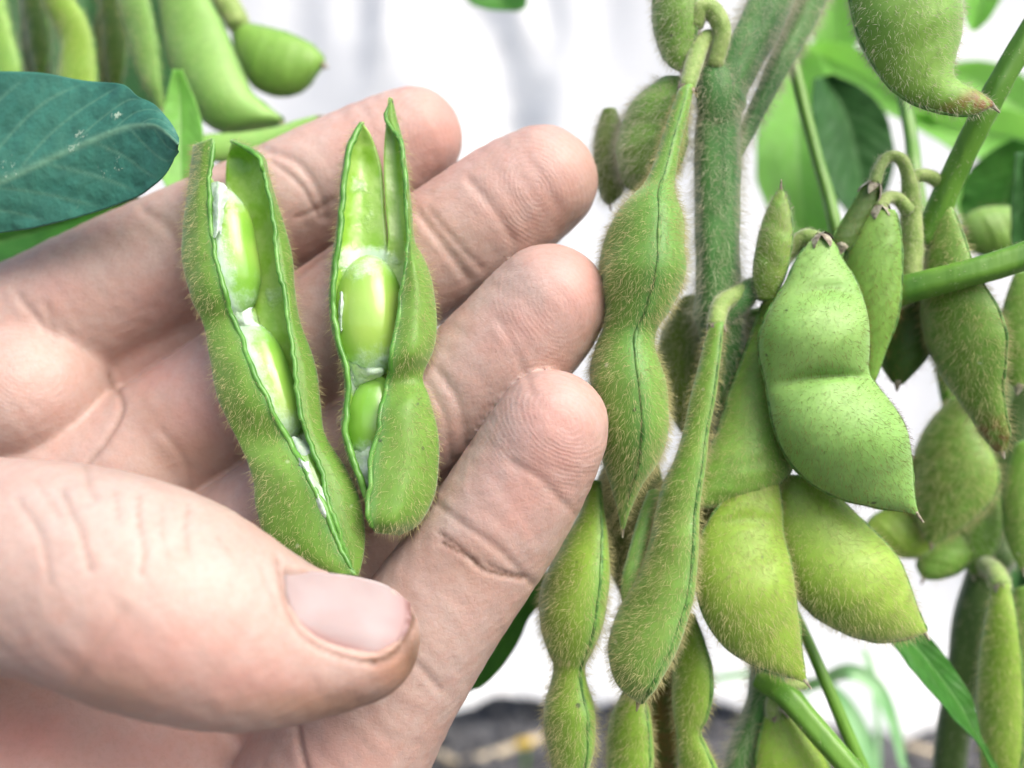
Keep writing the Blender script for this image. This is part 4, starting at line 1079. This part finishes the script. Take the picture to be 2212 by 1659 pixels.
pod('blurred round dark green pod above the long petiole at the right edge', [(2250, 455, 2245, 565, 17.5), (2190, 447, 2190, 562, 17.5), (2140, 446, 2142, 556, 17.5), (2098, 458, 2100, 545, 17.5), (2076, 484, 2078, 520, 17.5)], M['pod'], roll=5, ratio=.5, group=G2, hair=200, seed=27, calyx=False)

# ------------------------------------------------------------------ the plant behind the hand at top left
plant3 = empty('soybean_plant', 'soybean plant at upper left with one broad blue-green leaf over the hand', 'plant', P(300, 3500, 18.5))
rod(plant3, 'stem', [(330, -500, 18.8, 34), (300, -100, 18.8, 34), (225, 100, 18.8, 34), (235, 400, 18.8, 34), (240, 800, 18.8, 34), (280, 3500, 18.6, 34)], M['stem_dark'], 60, M['hair_pale'], n=50, seed=40)
rod(plant3, 'branch', [(60, -300, 19.2, 26), (70, 0, 19.2, 28), (90, 200, 19.2, 28), (150, 520, 19, 28), (240, 800, 18.8, 28)], M['stem_dark'], 60, M['hair_pale'], n=40, seed=41)
rod(plant3, 'petiole', [(-700, 420, 13.6, 16), (-480, 425, 13.4, 16), (-380, 428, 13.3, 14)], M['petiole'], n=20, seed=42)
rod(plant3, 'petiole', [(240, 800, 18.8, 20), (-300, 760, 17, 18), (-640, 600, 15, 17), (-700, 420, 13.6, 16)], M['petiole'], n=40, seed=43)
UL = [(-395, 410, -395, 440), (-330, 270, -330, 520), (-200, 195, -200, 540), (-80, 163, -80, 526), (0, 157, 0, 503), (80, 157, 70, 494), (160, 170, 140, 478), (225, 178, 215, 455), (272, 186, 275, 434), (298, 208, 315, 415), (335, 228, 345, 392), (366, 262, 368, 360), (384, 300, 384, 326)]
MM = [(-395, 425), (-330, 440), (-200, 445), (-80, 425), (0, 397), (75, 362), (150, 326), (215, 297), (270, 276), (306, 270), (338, 272), (364, 290), (386, 312)]
leaf(plant3, lrd(UL, 13.4, 12.2, -0.12, -0.0, MM), M['leaf_teal'], label='broad blue-green leaf with pale veins and feeding marks', n=150, m=71, wave=0.05, veins=8)
leaf(plant3, lrd([(880, -200, 900, -220), (930, -120, 1010, -170), (980, -40, 1110, -90), (1010, 0, 1136, -20), (1060, 20, 1136, 12), (1120, 22, 1126, 20)], 21, 20, .3), M['leaf'], label='tip of a green leaf at the top edge against the sheet')
rod(plant3, 'petiole', [(320, -420, 18.8, 14), (600, -420, 20, 12), (800, -320, 20.8, 11), (890, -205, 21.2, 10)], M['petiole'], n=24, seed=44)
leaf(plant3, lrd([(-250, 430, -250, 700), (-100, 430, -100, 660), (0, 440, 0, 606), (100, 440, 100, 548), (200, 430, 200, 485), (300, 410, 300, 440)], 16.8, 16.2, .3), M['leaf'], label='green leaf under the blue-green one')
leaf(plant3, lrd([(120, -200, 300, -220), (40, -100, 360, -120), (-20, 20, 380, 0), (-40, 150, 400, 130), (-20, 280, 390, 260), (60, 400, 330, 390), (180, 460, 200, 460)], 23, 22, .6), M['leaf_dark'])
leaf(plant3, lrd([(-260, -200, -60, -220), (-300, -60, 60, -90), (-300, 100, 120, 60), (-250, 260, 140, 220), (-120, 380, 60, 350), (-20, 420, 0, 420)], 24, 22, .6), M['leaf'])
leaf(plant3, lrd([(376, 150, 392, 150), (352, 245, 428, 240), (340, 310, 440, 300), (345, 370, 438, 350), (365, 410, 420, 390), (388, 425, 392, 425)], 16.0, 15.6, .2), M['leaf_light'], label='pale yellow-green leaf edge between the blue-green leaf and the split pod')
leaf(plant3, lrd([(-300, 520, -300, 860), (-150, 520, -150, 820), (0, 500, 0, 760), (120, 480, 120, 700), (240, 450, 240, 600), (330, 440, 330, 460)], 20.5, 20, .4), M['leaf'])
G3 = 'pods on the upper left plant'
pod('big glossy green pod curving down toward the little finger', [(330, -200, 420, -200, 17), (334, -70, 438, -70, 17), (340, 0, 456, 0, 17), (347, 60, 482, 50, 17), (358, 120, 508, 110, 17), (378, 170, 529, 164, 17), (405, 220, 549, 205, 17), (436, 258, 574, 228, 17), (482, 282, 598, 247, 17), (540, 281, 612, 256, 17), (600, 271, 616, 262, 17)], M['pod_lit'], roll=12, ratio=.5, beans=((.55, .2, .25),), group=G3, hair=120, hlen=(.05, .1), seed=50, calyx=False)
pod('round-bellied green pod pointing right against the white sheet', [(498, 50, 530, 50, 18), (506, 108, 562, 58, 18), (522, 152, 600, 67, 18), (552, 188, 640, 82, 18), (602, 205, 676, 101, 18), (652, 194, 695, 119, 18), (692, 152, 703, 130, 18)], M['pod'], roll=8, ratio=.5, group=G3, hair=100, hlen=(.05, .1), seed=51, calyx=False, stalk=[(420, -160, 18.2, 24), (455, -60, 18.1, 26), (485, 0, 18, 28), (516, 52, 18, 26)])
pod('pale flat pod with straight sides in the upper left cluster', [(232, -150, 290, -150, 17.2), (238, -60, 308, -60, 17.1), (246, 0, 328, 0, 17), (263, 60, 343, 60, 17), (281, 120, 351, 120, 17), (300, 172, 355, 178, 17), (326, 212, 358, 214, 17), (345, 242, 356, 241, 17)], M['pod_lit'], roll=28, ratio=.4, group=G3, hair=150, seed=52, seamglow=.4, calyx=False)
pod('yellow-green pod with a brown scar above the blue-green leaf', [(62, -150, 140, -150, 17.5), (72, -60, 152, -60, 17.5), (86, 0, 166, 0, 17.5), (110, 42, 191, 40, 17.5), (126, 82, 205, 80, 17.5), (126, 122, 212, 120, 17.5), (121, 165, 216, 165, 17.5), (124, 215, 214, 210, 17.5), (150, 260, 180, 258, 17.5)], M['pod_yellow'], roll=15, ratio=.45, group=G3, hair=150, seed=53, calyx=False)
pod('green pod in the top left corner above the blue-green leaf', [(-70, -120, 0, -120, 17.6), (-60, -50, 8, -50, 17.6), (-50, 20, 20, 20, 17.6), (-40, 90, 36, 85, 17.6), (-30, 160, 52, 150, 17.6), (-15, 215, 45, 210, 17.6), (5, 250, 20, 250, 17.6)], M['pod'], roll=15, ratio=.5, group=G3, hair=150, seed=54, calyx=False)
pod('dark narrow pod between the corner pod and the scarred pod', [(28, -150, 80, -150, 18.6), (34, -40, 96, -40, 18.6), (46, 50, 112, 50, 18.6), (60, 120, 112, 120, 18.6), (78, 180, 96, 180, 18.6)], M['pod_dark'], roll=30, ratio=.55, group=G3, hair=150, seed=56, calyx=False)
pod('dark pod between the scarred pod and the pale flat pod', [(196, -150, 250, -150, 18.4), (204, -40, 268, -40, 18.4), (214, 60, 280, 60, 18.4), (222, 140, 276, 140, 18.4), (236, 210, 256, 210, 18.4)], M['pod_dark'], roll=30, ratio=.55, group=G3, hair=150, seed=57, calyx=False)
pod('slim green pod lying nearly level behind the little finger', [(400, 300, 402, 332, 16.6), (450, 289, 432, 346, 16.6), (520, 284, 502, 350, 16.6), (590, 274, 572, 328, 16.6), (640, 259, 632, 295, 16.6), (688, 247, 690, 258, 16.6)], M['pod_lit'], roll=15, ratio=.55, group=G3, hair=120, seed=55, calyx=False)

# ------------------------------------------------------------------ the two split pods in the hand, with their beans
def valve(root, stations, inner_pt, name='valve', thick=0.055, n=110, m=30, seed=0, hair=380, whites=()):
    """stations: list of rows of control points (u, v, depth) from the back seam round the belly to the torn front rim."""
    st_ = np.array(stations, float)
    rows = spline(st_, n)                                  # n x k x 3
    ctrl = PA(rows)
    V = np.stack([spline(ctrl[i], m) for i in range(n)])
    ax = spline(PA(np.array(inner_pt, float)), n)
    N = nrm(np.cross(np.gradient(V, axis=0), np.gradient(V, axis=1)))
    sgn = np.sign(np.einsum('ijk,ijk->', N, V - ax[:, None]))
    N = N * sgn
    V = V + N * (0.012 * fnoise(V * 4, seed, 2))[..., None]
    # rough torn edge
    tdir = nrm(V[:, -1] - V[:, -3])
    tear = 0.028 * fnoise(V[:, -1] * 7, seed + 1, 4) + 0.012 * fnoise(V[:, -1] * 30, seed + 2, 2)
    V[:, -1] += tdir * tear[:, None]; V[:, -2] += tdir * tear[:, None] * 0.6
    V[:, -1:] += N[:, -1:] * (0.014 * fnoise(V[:, -1:] * 11, seed + 1, 3))[..., None]
    Vin = V - N * thick * (0.6 + 0.4 * np.sin(np.linspace(0.15, np.pi - 0.15, m)))[None, :, None]
    G = n * m
    f1 = grid_faces(n, m); f2 = grid_faces(n, m, off=G)[:, ::-1]
    bi_ = np.concatenate([np.arange(m), np.arange(1, n) * m + m - 1, (n - 1) * m + np.arange(m - 2, -1, -1), np.arange(n - 2, 0, -1) * m])
    b2_ = np.roll(bi_, -1)
    sd_ = np.stack([bi_, bi_ + G, b2_ + G, b2_], 1)
    if sgn < 0: f1, f2, sd_ = f1, f2, sd_
    else: f1, f2, sd_ = f1[:, ::-1], f2[:, ::-1], sd_[:, ::-1]
    VV = np.concatenate([V.reshape(-1, 3), Vin.reshape(-1, 3)])
    midx = np.concatenate([np.zeros(len(f1)), np.ones(len(f2)), np.ones(len(sd_))])
    x = np.linspace(0, 1, m)
    seamv = np.tile(sstep(0.9, 1.0, x)[None], (n, 1)).ravel()
    pu = 1106 + VV[:, 0] * F / VV[:, 1]; pv = 829.5 - (VV[:, 2] - CAMZ) * F / VV[:, 1]
    wh = np.zeros(2 * G)
    for wu, wv, wru, wrv, wa in whites: wh = np.maximum(wh, wa * np.exp(-((pu - wu) / wru) ** 2 - ((pv - wv) / wrv) ** 2))
    wh[G:] = np.maximum(wh[G:], 0.45 * np.tile(sstep(0.90, 0.99, x)[None], (n, 1)).ravel())
    o = mk(name, VV, [f1, f2, sd_], [M['valve'], M['inside']], parent=root, midx=midx, attrs={'white': wh, 'seam': np.concatenate([seamv, seamv * 0]), 'brown': np.full(2 * G, 0.05)})
    # thick strip along the rim
    e0 = (V[:, -1] + Vin[:, -1]) / 2
    rr = (0.032 + 0.008 * fnoise(e0 * 3, seed + 9, 3)) * sstep(0, 0.04, np.linspace(0, 1, n)) * sstep(1, 0.96, np.linspace(0, 1, n)) + 0.006
    tv, tf = tube_geo(e0, rr, 10)
    mk('rim', tv, tf, M['rim'], parent=o)
    if hair:
        T = np.gradient(V, axis=0)
        hairs('hair', VV, [f1], o, M['hair'], hair * 1.5, (0.06, 0.17), np.concatenate([T.reshape(-1, 3)] * 2), seed=seed)
    return V, Vin


def bean(label, c, axis_px, hw, d, d2=None, mem=(0, 0, 0, 0), thick=1.0, seed=0, group='beans in the split pods'):
    """A plump oval bean: centre (u, v), axis vector in photo units (half length), half width."""
    u, v = c; au, av = axis_px
    C = P(u, v, d)
    A = P(u + au, v + av, d if d2 is None else d2) - C
    La = np.linalg.norm(A); Ax = A / La
    W = hw * d / F
    yv = np.array([0, -1.0, 0]); E = nrm(np.cross(Ax, yv)); Nn = np.cross(E, Ax)
    n, m = 40, 36
    th = np.linspace(0, np.pi, n)[:, None]; ph = np.linspace(0, 2 * np.pi, m, endpoint=False)[None]
    x = np.sin(th) * np.cos(ph); y = np.sin(th) * np.sin(ph); z = -np.cos(th) + 0 * ph
    dent = 1 - 0.10 * np.exp(-((z / 0.35) ** 2 + ((x + 1) / 0.4) ** 2))
    V = C + (z * La)[..., None] * Ax + (x * W * dent)[..., None] * E + (y * W * thick)[..., None] * Nn
    V = V + nrm(V - C) * (0.008 * fnoise(V * 5, seed, 2))[..., None]
    # white skin remnants: (left side, right side, start end, far end)
    sgn = 1 if E[0] > 0 else -1
    xs = x * sgn
    memv = np.maximum.reduce([mem[0] * 1.2 * sstep(0.7, -0.25, xs), mem[1] * sstep(-0.15, 0.75, xs), mem[2] * sstep(-0.35, -0.85, z), mem[3] * sstep(0.35, 0.85, z)]) + 0 * x
    q4 = grid_faces(n, m, True)
    fnn = np.cross(V[20, 1] - V[20, 0], V[21, 0] - V[20, 0]) @ (V[20, 0] - C)
    if fnn < 0: q4 = q4[:, ::-1]
    root = mk('green_bean_seed', V.reshape(-1, 3), q4, M['bean'], origin=C, attrs={'membrane': memv.ravel()})
    tag(root, label, 'bean', group)
    # hilum scar on the side that faced the seam
    hp = C + E * (-sgn * -1) * 0 + np.stack([V[k, m // 2 if sgn > 0 else 0] for k in range(14, 27)])  * 0
    k = m // 2 if sgn > 0 else 0
    hpath = np.stack([V[i, k] for i in range(15, 26)])
    hv, hf = tube_geo(hpath, np.sin(np.linspace(0.2, np.pi - 0.2, 11)) * 0.03, 8)
    mk('hilum', hv, hf, M['membrane'], parent=root)
    return root


def membrane(root, pts, seed=0, name='membrane'):
    """Torn, crinkled scrap of white inner skin; pts is a small grid of (u, v, d)."""
    g = np.array(pts, float)
    ctrl = PA(g)
    a = spline(ctrl, 26)
    V = np.stack([spline(a[i], 22) for i in range(26)])
    N = nrm(np.cross(np.gradient(V, axis=0), np.gradient(V, axis=1)))
    er = np.zeros((26, 22)); er[[0, 1, -2, -1]] += np.array([1, .5, .5, 1])[:, None]
    V = V + np.gradient(V, axis=0) * (er * 2.6 * fnoise(V * 16, seed + 4, 2) * np.sign(np.linspace(-1, 1, 26))[:, None])[..., None]
    er = np.zeros((26, 22)); er[:, [0, 1, -2, -1]] += np.array([1, .5, .5, 1])[None]
    V = V + np.gradient(V, axis=1) * (er * 2.6 * fnoise(V * 16, seed + 6, 2) * np.sign(np.linspace(-1, 1, 22))[None])[..., None]
    V = V + N * (0.014 * fnoise(V * 9, seed, 4))[..., None] + 0.009 * np.stack([fnoise(V * 13, seed + k, 3) for k in range(3)], -1)
    G = 26 * 22
    VV = np.concatenate([V.reshape(-1, 3), (V - N * 0.012).reshape(-1, 3)])
    o = mk(name, VV, [grid_faces(26, 22), grid_faces(26, 22, off=G)[:, ::-1]], M['membrane'], parent=root)
    return o


def lerp(a, b, t): return a + (b - a) * t


def build_split(label, left, right, d_of, depth=0.36, group='split pods in the hand'):
    """left rows: (Lu, Lv, lu, lv[, bu, bv]); right rows: (Ru, Rv, ru, rv[, bu, bv]). A missing back point lies between the bellies."""
    root = empty('split_bean_pod', label, 'bean pod', P(left[-1][0], left[-1][1], d_of(left[-1][1])), group)
    return root


dl = lambda v: 13.08 - (v - 300) / 945 * 1.28
split_a = empty('split_bean_pod', 'longer split pod on the palm showing three beans, its lower end under the thumb', 'bean pod', P(760, 1240, 11.8), 'split pods in the hand')
LA = [(418, 312, 458, 298), (410, 370, 455, 352), (402, 430, 452, 412), (395, 500, 453, 480), (394, 570, 465, 560), (412, 640, 486, 636), (438, 702, 508, 700), (456, 790, 548, 800), (472, 866, 586, 882), (510, 950, 622, 955), (545, 1026, 664, 1022), (553, 1100, 701, 1102), (590, 1190, 736, 1182), (690, 1248, 765, 1243)]
backA = [(440, 308), (446, 365), (480, 420), (510, 490), (530, 560), (545, 640), (560, 700), (590, 790), (620, 870), (650, 950), (690, 1030), (720, 1105), (745, 1185), (768, 1244)]
rows = []
for (L_u, L_v, l_u, l_v), (b_u, b_v) in zip(LA, backA):
    d = dl(L_v); w = min(1.0, abs(l_u - L_u) / 60 + 0.2)
    g = 0.36 * w * (1 - 0.5 * math.exp(-((L_v - 702) / 34) ** 2) - 0.5 * math.exp(-((L_v - 952) / 34) ** 2))
    rows.append([(b_u, b_v, d + g * 1.1), (lerp(b_u, L_u, .6), lerp(b_v, L_v, .6), d + g * 0.95), (L_u, L_v, d), (lerp(L_u, l_u, .45), lerp(L_v, l_v, .45), d - g * 0.85), (l_u, l_v, d - g * 1.05)])
axisA = [(b[0] - 25, b[1], dl(b[1])) for b in backA]
WA = [(470, 425, 30, 50, .8), (480, 520, 30, 80, .6), (525, 695, 40, 40, .9), (550, 770, 25, 60, .5), (640, 965, 45, 40, .9), (690, 1060, 30, 80, .7), (545, 400, 30, 30, .35), (590, 640, 40, 40, .45)]
valve(split_a, rows, axisA, whites=WA, seed=60, hair=230)
RA = [(505, 303, 499, 303, 496, 318), (566, 336, 560, 336, 492, 340), (580, 380, 573, 380, 490, 385), (593, 425, 585, 425, 492, 430), (616, 500, 596, 505, 505, 500), (632, 562, 602, 566, 530, 565), (637, 625, 618, 640, 545, 640), (650, 700, 627, 700, 560, 700), (684, 796, 638, 780, 592, 790), (693, 872, 648, 870, 620, 870), (702, 940, 666, 950, 650, 950), (745, 1010, 691, 1002, 690, 1030), (780, 1090, 709, 1082, 720, 1105), (789, 1160, 737, 1152, 745, 1185), (774, 1244, 764, 1243, 768, 1246)]
rows = []
for R_u, R_v, r_u, r_v, b_u, b_v in RA:
    d = dl(R_v); g = 0.30 * min(1.0, abs(R_u - b_u) / 80 + 0.2)
    rows.append([(b_u, b_v, d + g * 1.1), (lerp(b_u, R_u, .55), lerp(b_v, R_v, .55), d + g * 0.95), (R_u, R_v, d), (lerp(R_u, r_u, .5), lerp(R_v, r_v, .5), d - g * 0.8), (r_u, r_v, d - g * 1.05)])
axisA2 = [(lerp(r[4], r[0], .4), r[1], dl(r[1]) - 0.25) for r in RA]
valve(split_a, rows, axisA2, whites=WA, seed=61, hair=230)
bean('top bean of the longer split pod, half wrapped in white skin', (492, 545), (22, 142), 70, 12.83, 12.70, (0.8, 0, .7, .4), 0.8, 1)
bean('middle bean of the longer split pod, white skin along its left side', (574, 824), (52, 132), 65, 12.49, 12.32, (0.8, 0, .6, .5), 0.8, 2)
bean('lowest bean of the longer split pod, only a glossy green sliver between the halves', (688, 1078), (50, 124), 50, 12.04, 11.9, (0.8, 0, .5, .3), 0.8, 3)
membrane(split_a, [[(500, 662, 12.6), (520, 672, 12.52), (548, 664, 12.6)], [(505, 690, 12.55), (525, 692, 12.47), (545, 684, 12.55)], [(518, 716, 12.5), (538, 710, 12.45), (560, 706, 12.52)]], 70)
membrane(split_a, [[(612, 940, 12.14), (640, 945, 12.08), (660, 952, 12.16)], [(622, 965, 12.08), (650, 968, 12.0), (680, 968, 12.1)], [(640, 992, 12.02), (662, 996, 11.95), (688, 990, 12.05)]], 71)
membrane(split_a, [[(640, 1000, 11.8), (655, 1002, 11.74), (668, 1000, 11.8)], [(668, 1060, 11.72), (682, 1062, 11.64), (694, 1060, 11.72)], [(694, 1120, 11.66), (708, 1122, 11.58), (718, 1120, 11.66)], [(722, 1190, 11.6), (730, 1190, 11.54), (738, 1190, 11.6)]], 72)
membrane(split_a, [[(452, 400, 12.6), (470, 392, 12.5), (490, 402, 12.55)], [(456, 430, 12.55), (472, 425, 12.42), (490, 425, 12.5)], [(458, 500, 12.45), (468, 500, 12.36), (478, 500, 12.42)]], 73)

dr_ = lambda v: 12.88 - (v - 210) / 950 * 0.95
split_b = empty('split_bean_pod', 'shorter split pod on the right, two beans inside, lying between ring and index fingers', 'bean pod', P(850, 1150, 12.0), 'split pods in the hand')
LB = [(777, 263, 783, 264), (760, 290, 800, 290), (745, 320, 813, 322), (738, 370, 826, 370), (730, 450, 832, 450), (722, 520, 838, 525), (712, 600, 846, 600), (710, 660, 850, 660), (720, 722, 852, 722), (738, 790, 852, 790), (744, 850, 852, 850), (738, 920, 852, 920), (749, 985, 852, 985), (776, 1050, 852, 1050), (803, 1125, 850, 1125)]
rows = []
for L_u, L_v, i_u, i_v in LB:
    d = dr_(L_v); g = 0.34 * min(1.0, abs(i_u - L_u) / 90)
    rows.append([(i_u, i_v, d + g * 0.75), (lerp(i_u, L_u, .5), lerp(i_v, L_v, .5), d + g * 0.9), (lerp(i_u, L_u, .88), lerp(i_v, L_v, .88), d + g * 0.45), (L_u, L_v, d - g * 0.2), (L_u + 7, L_v, d - g * 0.75)])
axisB = [(lerp(r[0], r[2], .6), r[1], dr_(r[1]) - 0.3) for r in LB]
WB = [(785, 560, 70, 32, 1.0), (775, 400, 30, 30, .4), (790, 470, 40, 60, .3), (850, 560, 20, 30, .5), (760, 820, 30, 40, .8), (775, 1010, 40, 50, .9), (740, 680, 12, 60, .5)]
valve(split_b, rows, axisB, whites=WB, seed=62, hair=200)
RB = [(850, 212, 842, 212, 838, 214), (859, 260, 836, 258, 834, 262), (872, 310, 863, 310, 830, 312), (881, 370, 871, 370, 829, 372), (889, 450, 877, 450, 833, 452), (894, 520, 880, 520, 838, 522), (916, 562, 874, 580, 826, 585), (935, 612, 866, 640, 832, 645), (943, 680, 856, 710, 834, 712), (938, 752, 846, 772, 836, 775), (914, 812, 836, 832, 836, 830), (930, 862, 825, 882, 836, 870), (945, 930, 814, 940, 836, 935), (947, 1000, 803, 1000, 836, 1000), (937, 1072, 797, 1062, 836, 1062), (904, 1132, 799, 1120, 836, 1122), (862, 1158, 810, 1151, 845, 1156)]
rows = []
for R_u, R_v, r_u, r_v, b_u, b_v in RB:
    d = dr_(R_v); g = 0.44 * min(1.0, abs(R_u - min(r_u, b_u)) / 90) * (1 - 0.55 * math.exp(-((R_v - 815) / 30) ** 2))
    rows.append([(b_u, b_v, d + g * 0.5), (lerp(b_u, R_u, .6), lerp(b_v, R_v, .6), d + g * 0.62), (R_u, R_v, d), (lerp(R_u, r_u, .45), lerp(R_v, r_v, .45), d - g * 0.95), (r_u, r_v, d - g * 0.9)])
axisB2 = [(lerp(r[2], r[0], .35), r[1], dr_(r[1])) for r in RB]
valve(split_b, rows, axisB2, whites=WB, seed=63, hair=230)
bean('big glossy upper bean of the shorter split pod, white scar on its left side', (800, 684), (4, 134), 77, 12.58, 12.46, (0, 0, .55, .5), 0.8, 4)
bean('lower bean of the shorter split pod, peeking from behind the rim', (808, 905), (-8, 96), 56, 12.36, 12.26, (0, 0, 0, .7), 0.8, 5)
membrane(split_b, [[(733, 630, 12.32), (737, 632, 12.28), (741, 634, 12.32)], [(731, 660, 12.3), (737, 662, 12.25), (743, 662, 12.3)], [(733, 705, 12.3), (737, 705, 12.26), (742, 703, 12.3)]], 74)
membrane(split_b, [[(748, 780, 12.35), (790, 795, 12.1), (835, 790, 12.2)], [(760, 800, 12.35), (795, 812, 12.15), (836, 805, 12.2)], [(762, 830, 12.4), (775, 835, 12.4), (790, 828, 12.4)]], 75)
membrane(split_b, [[(756, 970, 12.2), (780, 975, 12.0), (805, 972, 12.0)], [(760, 1010, 12.15), (782, 1015, 11.98), (803, 1010, 11.95)], [(775, 1050, 12.1), (790, 1055, 11.98), (800, 1050, 11.95)]], 76)

# ------------------------------------------------------------------ small things near the soil
def blade(label, pts, mat, w, seed=0, cat='grass blade'):
    s = spline(np.array(pts, float), 50)
    path = PA(s); T = nrm(np.gradient(path, axis=0))
    E = nrm(np.cross(T, np.array([0.25, -1, 0.1]))); N = np.cross(E, T)
    g = np.linspace(0, 1, 50)
    hw = (w * np.sin(np.clip(g * 1.1 + 0.12, 0, 1) * np.pi) ** 0.6 * s[:, 2] / F + 0.01)
    x = np.linspace(-1, 1, 7)
    V = path[:, None] + (x[None] * hw[:, None])[..., None] * E[:, None] + ((1 - np.abs(x))[None] * hw[:, None] * -0.35)[..., None] * N[:, None]
    G = 350
    VV = np.concatenate([V.reshape(-1, 3), (V - N[:, None] * 0.02).reshape(-1, 3)])
    o = mk('grass_blade', VV, [grid_faces(50, 7), grid_faces(50, 7, off=G)[:, ::-1]], mat, origin=path[-1])
    return tag(o, label, cat, 'grass blades behind the plant')


blade('pale green grass blade arching over and down under the lowest pods', [(1690, 1490, 24), (1760, 1478, 23.5), (1830, 1452, 23), (1890, 1478, 23), (1925, 1545, 23), (1948, 1640, 23), (1965, 1800, 23), (1970, 2830, 23)], M['grass'], 17)
blade('broad pale grass blade rising beside the arching one', [(1790, 1480, 25), (1830, 1530, 25), (1862, 1590, 25), (1885, 1680, 25), (1900, 1900, 25), (1900, 2670, 25)], M['grass'], 20)
blade('thin upright grass blade between the lowest pods against the sheet', [(1865, 1400, 26), (1880, 1440, 26), (1890, 1500, 26), (1900, 1700, 26), (1905, 2600, 26)], M['grass'], 9)
blade('thin level grass blade crossing behind the pale constricted pod', [(1530, 1468, 30), (1570, 1462, 30), (1620, 1455, 30), (1680, 1450, 30), (1740, 1500, 30), (1760, 1700, 30), (1765, 2360, 30)], M['grass'], 7)


def straw(label, pts, r, cat='straw', mat=None, nm='straw'):
    s = spline(np.array(pts, float), 30)
    V, fs = tube_geo(PA(s), np.full(30, r), 8)
    return tag(mk(nm, V, fs, mat or M['straw']), label, cat, 'dry stalks on the soil')


straw('pale dry stalk lying on the soil below the index finger', [(985, 1652, 56.0), (1060, 1632, 56.5), (1130, 1606, 57.5), (1180, 1590, 58.5)], 0.28)
straw('bent dry stalk lying next to the knuckle at the bottom edge', [(880, 1610, 58.0), (930, 1622, 57.2), (990, 1650, 56.0)], 0.22)
straw('short dry stalk on the soil in the gap under the pods', [(1960, 1610, 57.5), (2010, 1625, 57), (2060, 1632, 57)], 0.25)
yv = []
for k in range(6):
    a = k * np.pi / 3; c = P(1132, 1604, 56.0)
    g = np.linspace(0, 1, 6)
    dirn = np.array([math.cos(a), -0.4 * math.sin(a), math.sin(a) * 0.7])
    sp = c + dirn * (g * 0.62)[:, None] + np.array([0, -0.25, 0.0]) * (g * (1 - g) * 2)[:, None]
    wd = np.cross(dirn, [0, 1, 0.2]); hw = (0.22 * np.sin(np.pi * (0.12 + 0.85 * g)))[:, None]
    yv.append((np.stack([sp - wd * hw, sp + np.array([0, -0.05, 0]), sp + wd * hw], 1).reshape(-1, 3), [grid_faces(6, 3)]))
V, fs = merge(yv)
fl = mk('petals', V, fs, M['yellow'], parent=(ye := empty('yellow_flower', 'small yellow flower near the soil behind the knobbly pod', 'flower', P(1132, 1655, 56.0))))
V, fs = tube_geo(spline([P(1132, 1604, 56.1), P(1136, 1630, 56.2), P(1134, 1680, 56.2)], 12), 0.09, 8)
mk('stalk', V, fs, M['petiole'], parent=ye)

import time as _t
print('objects', len(bpy.data.objects), 'tris', sum(len(m.polygons) for m in bpy.data.meshes))
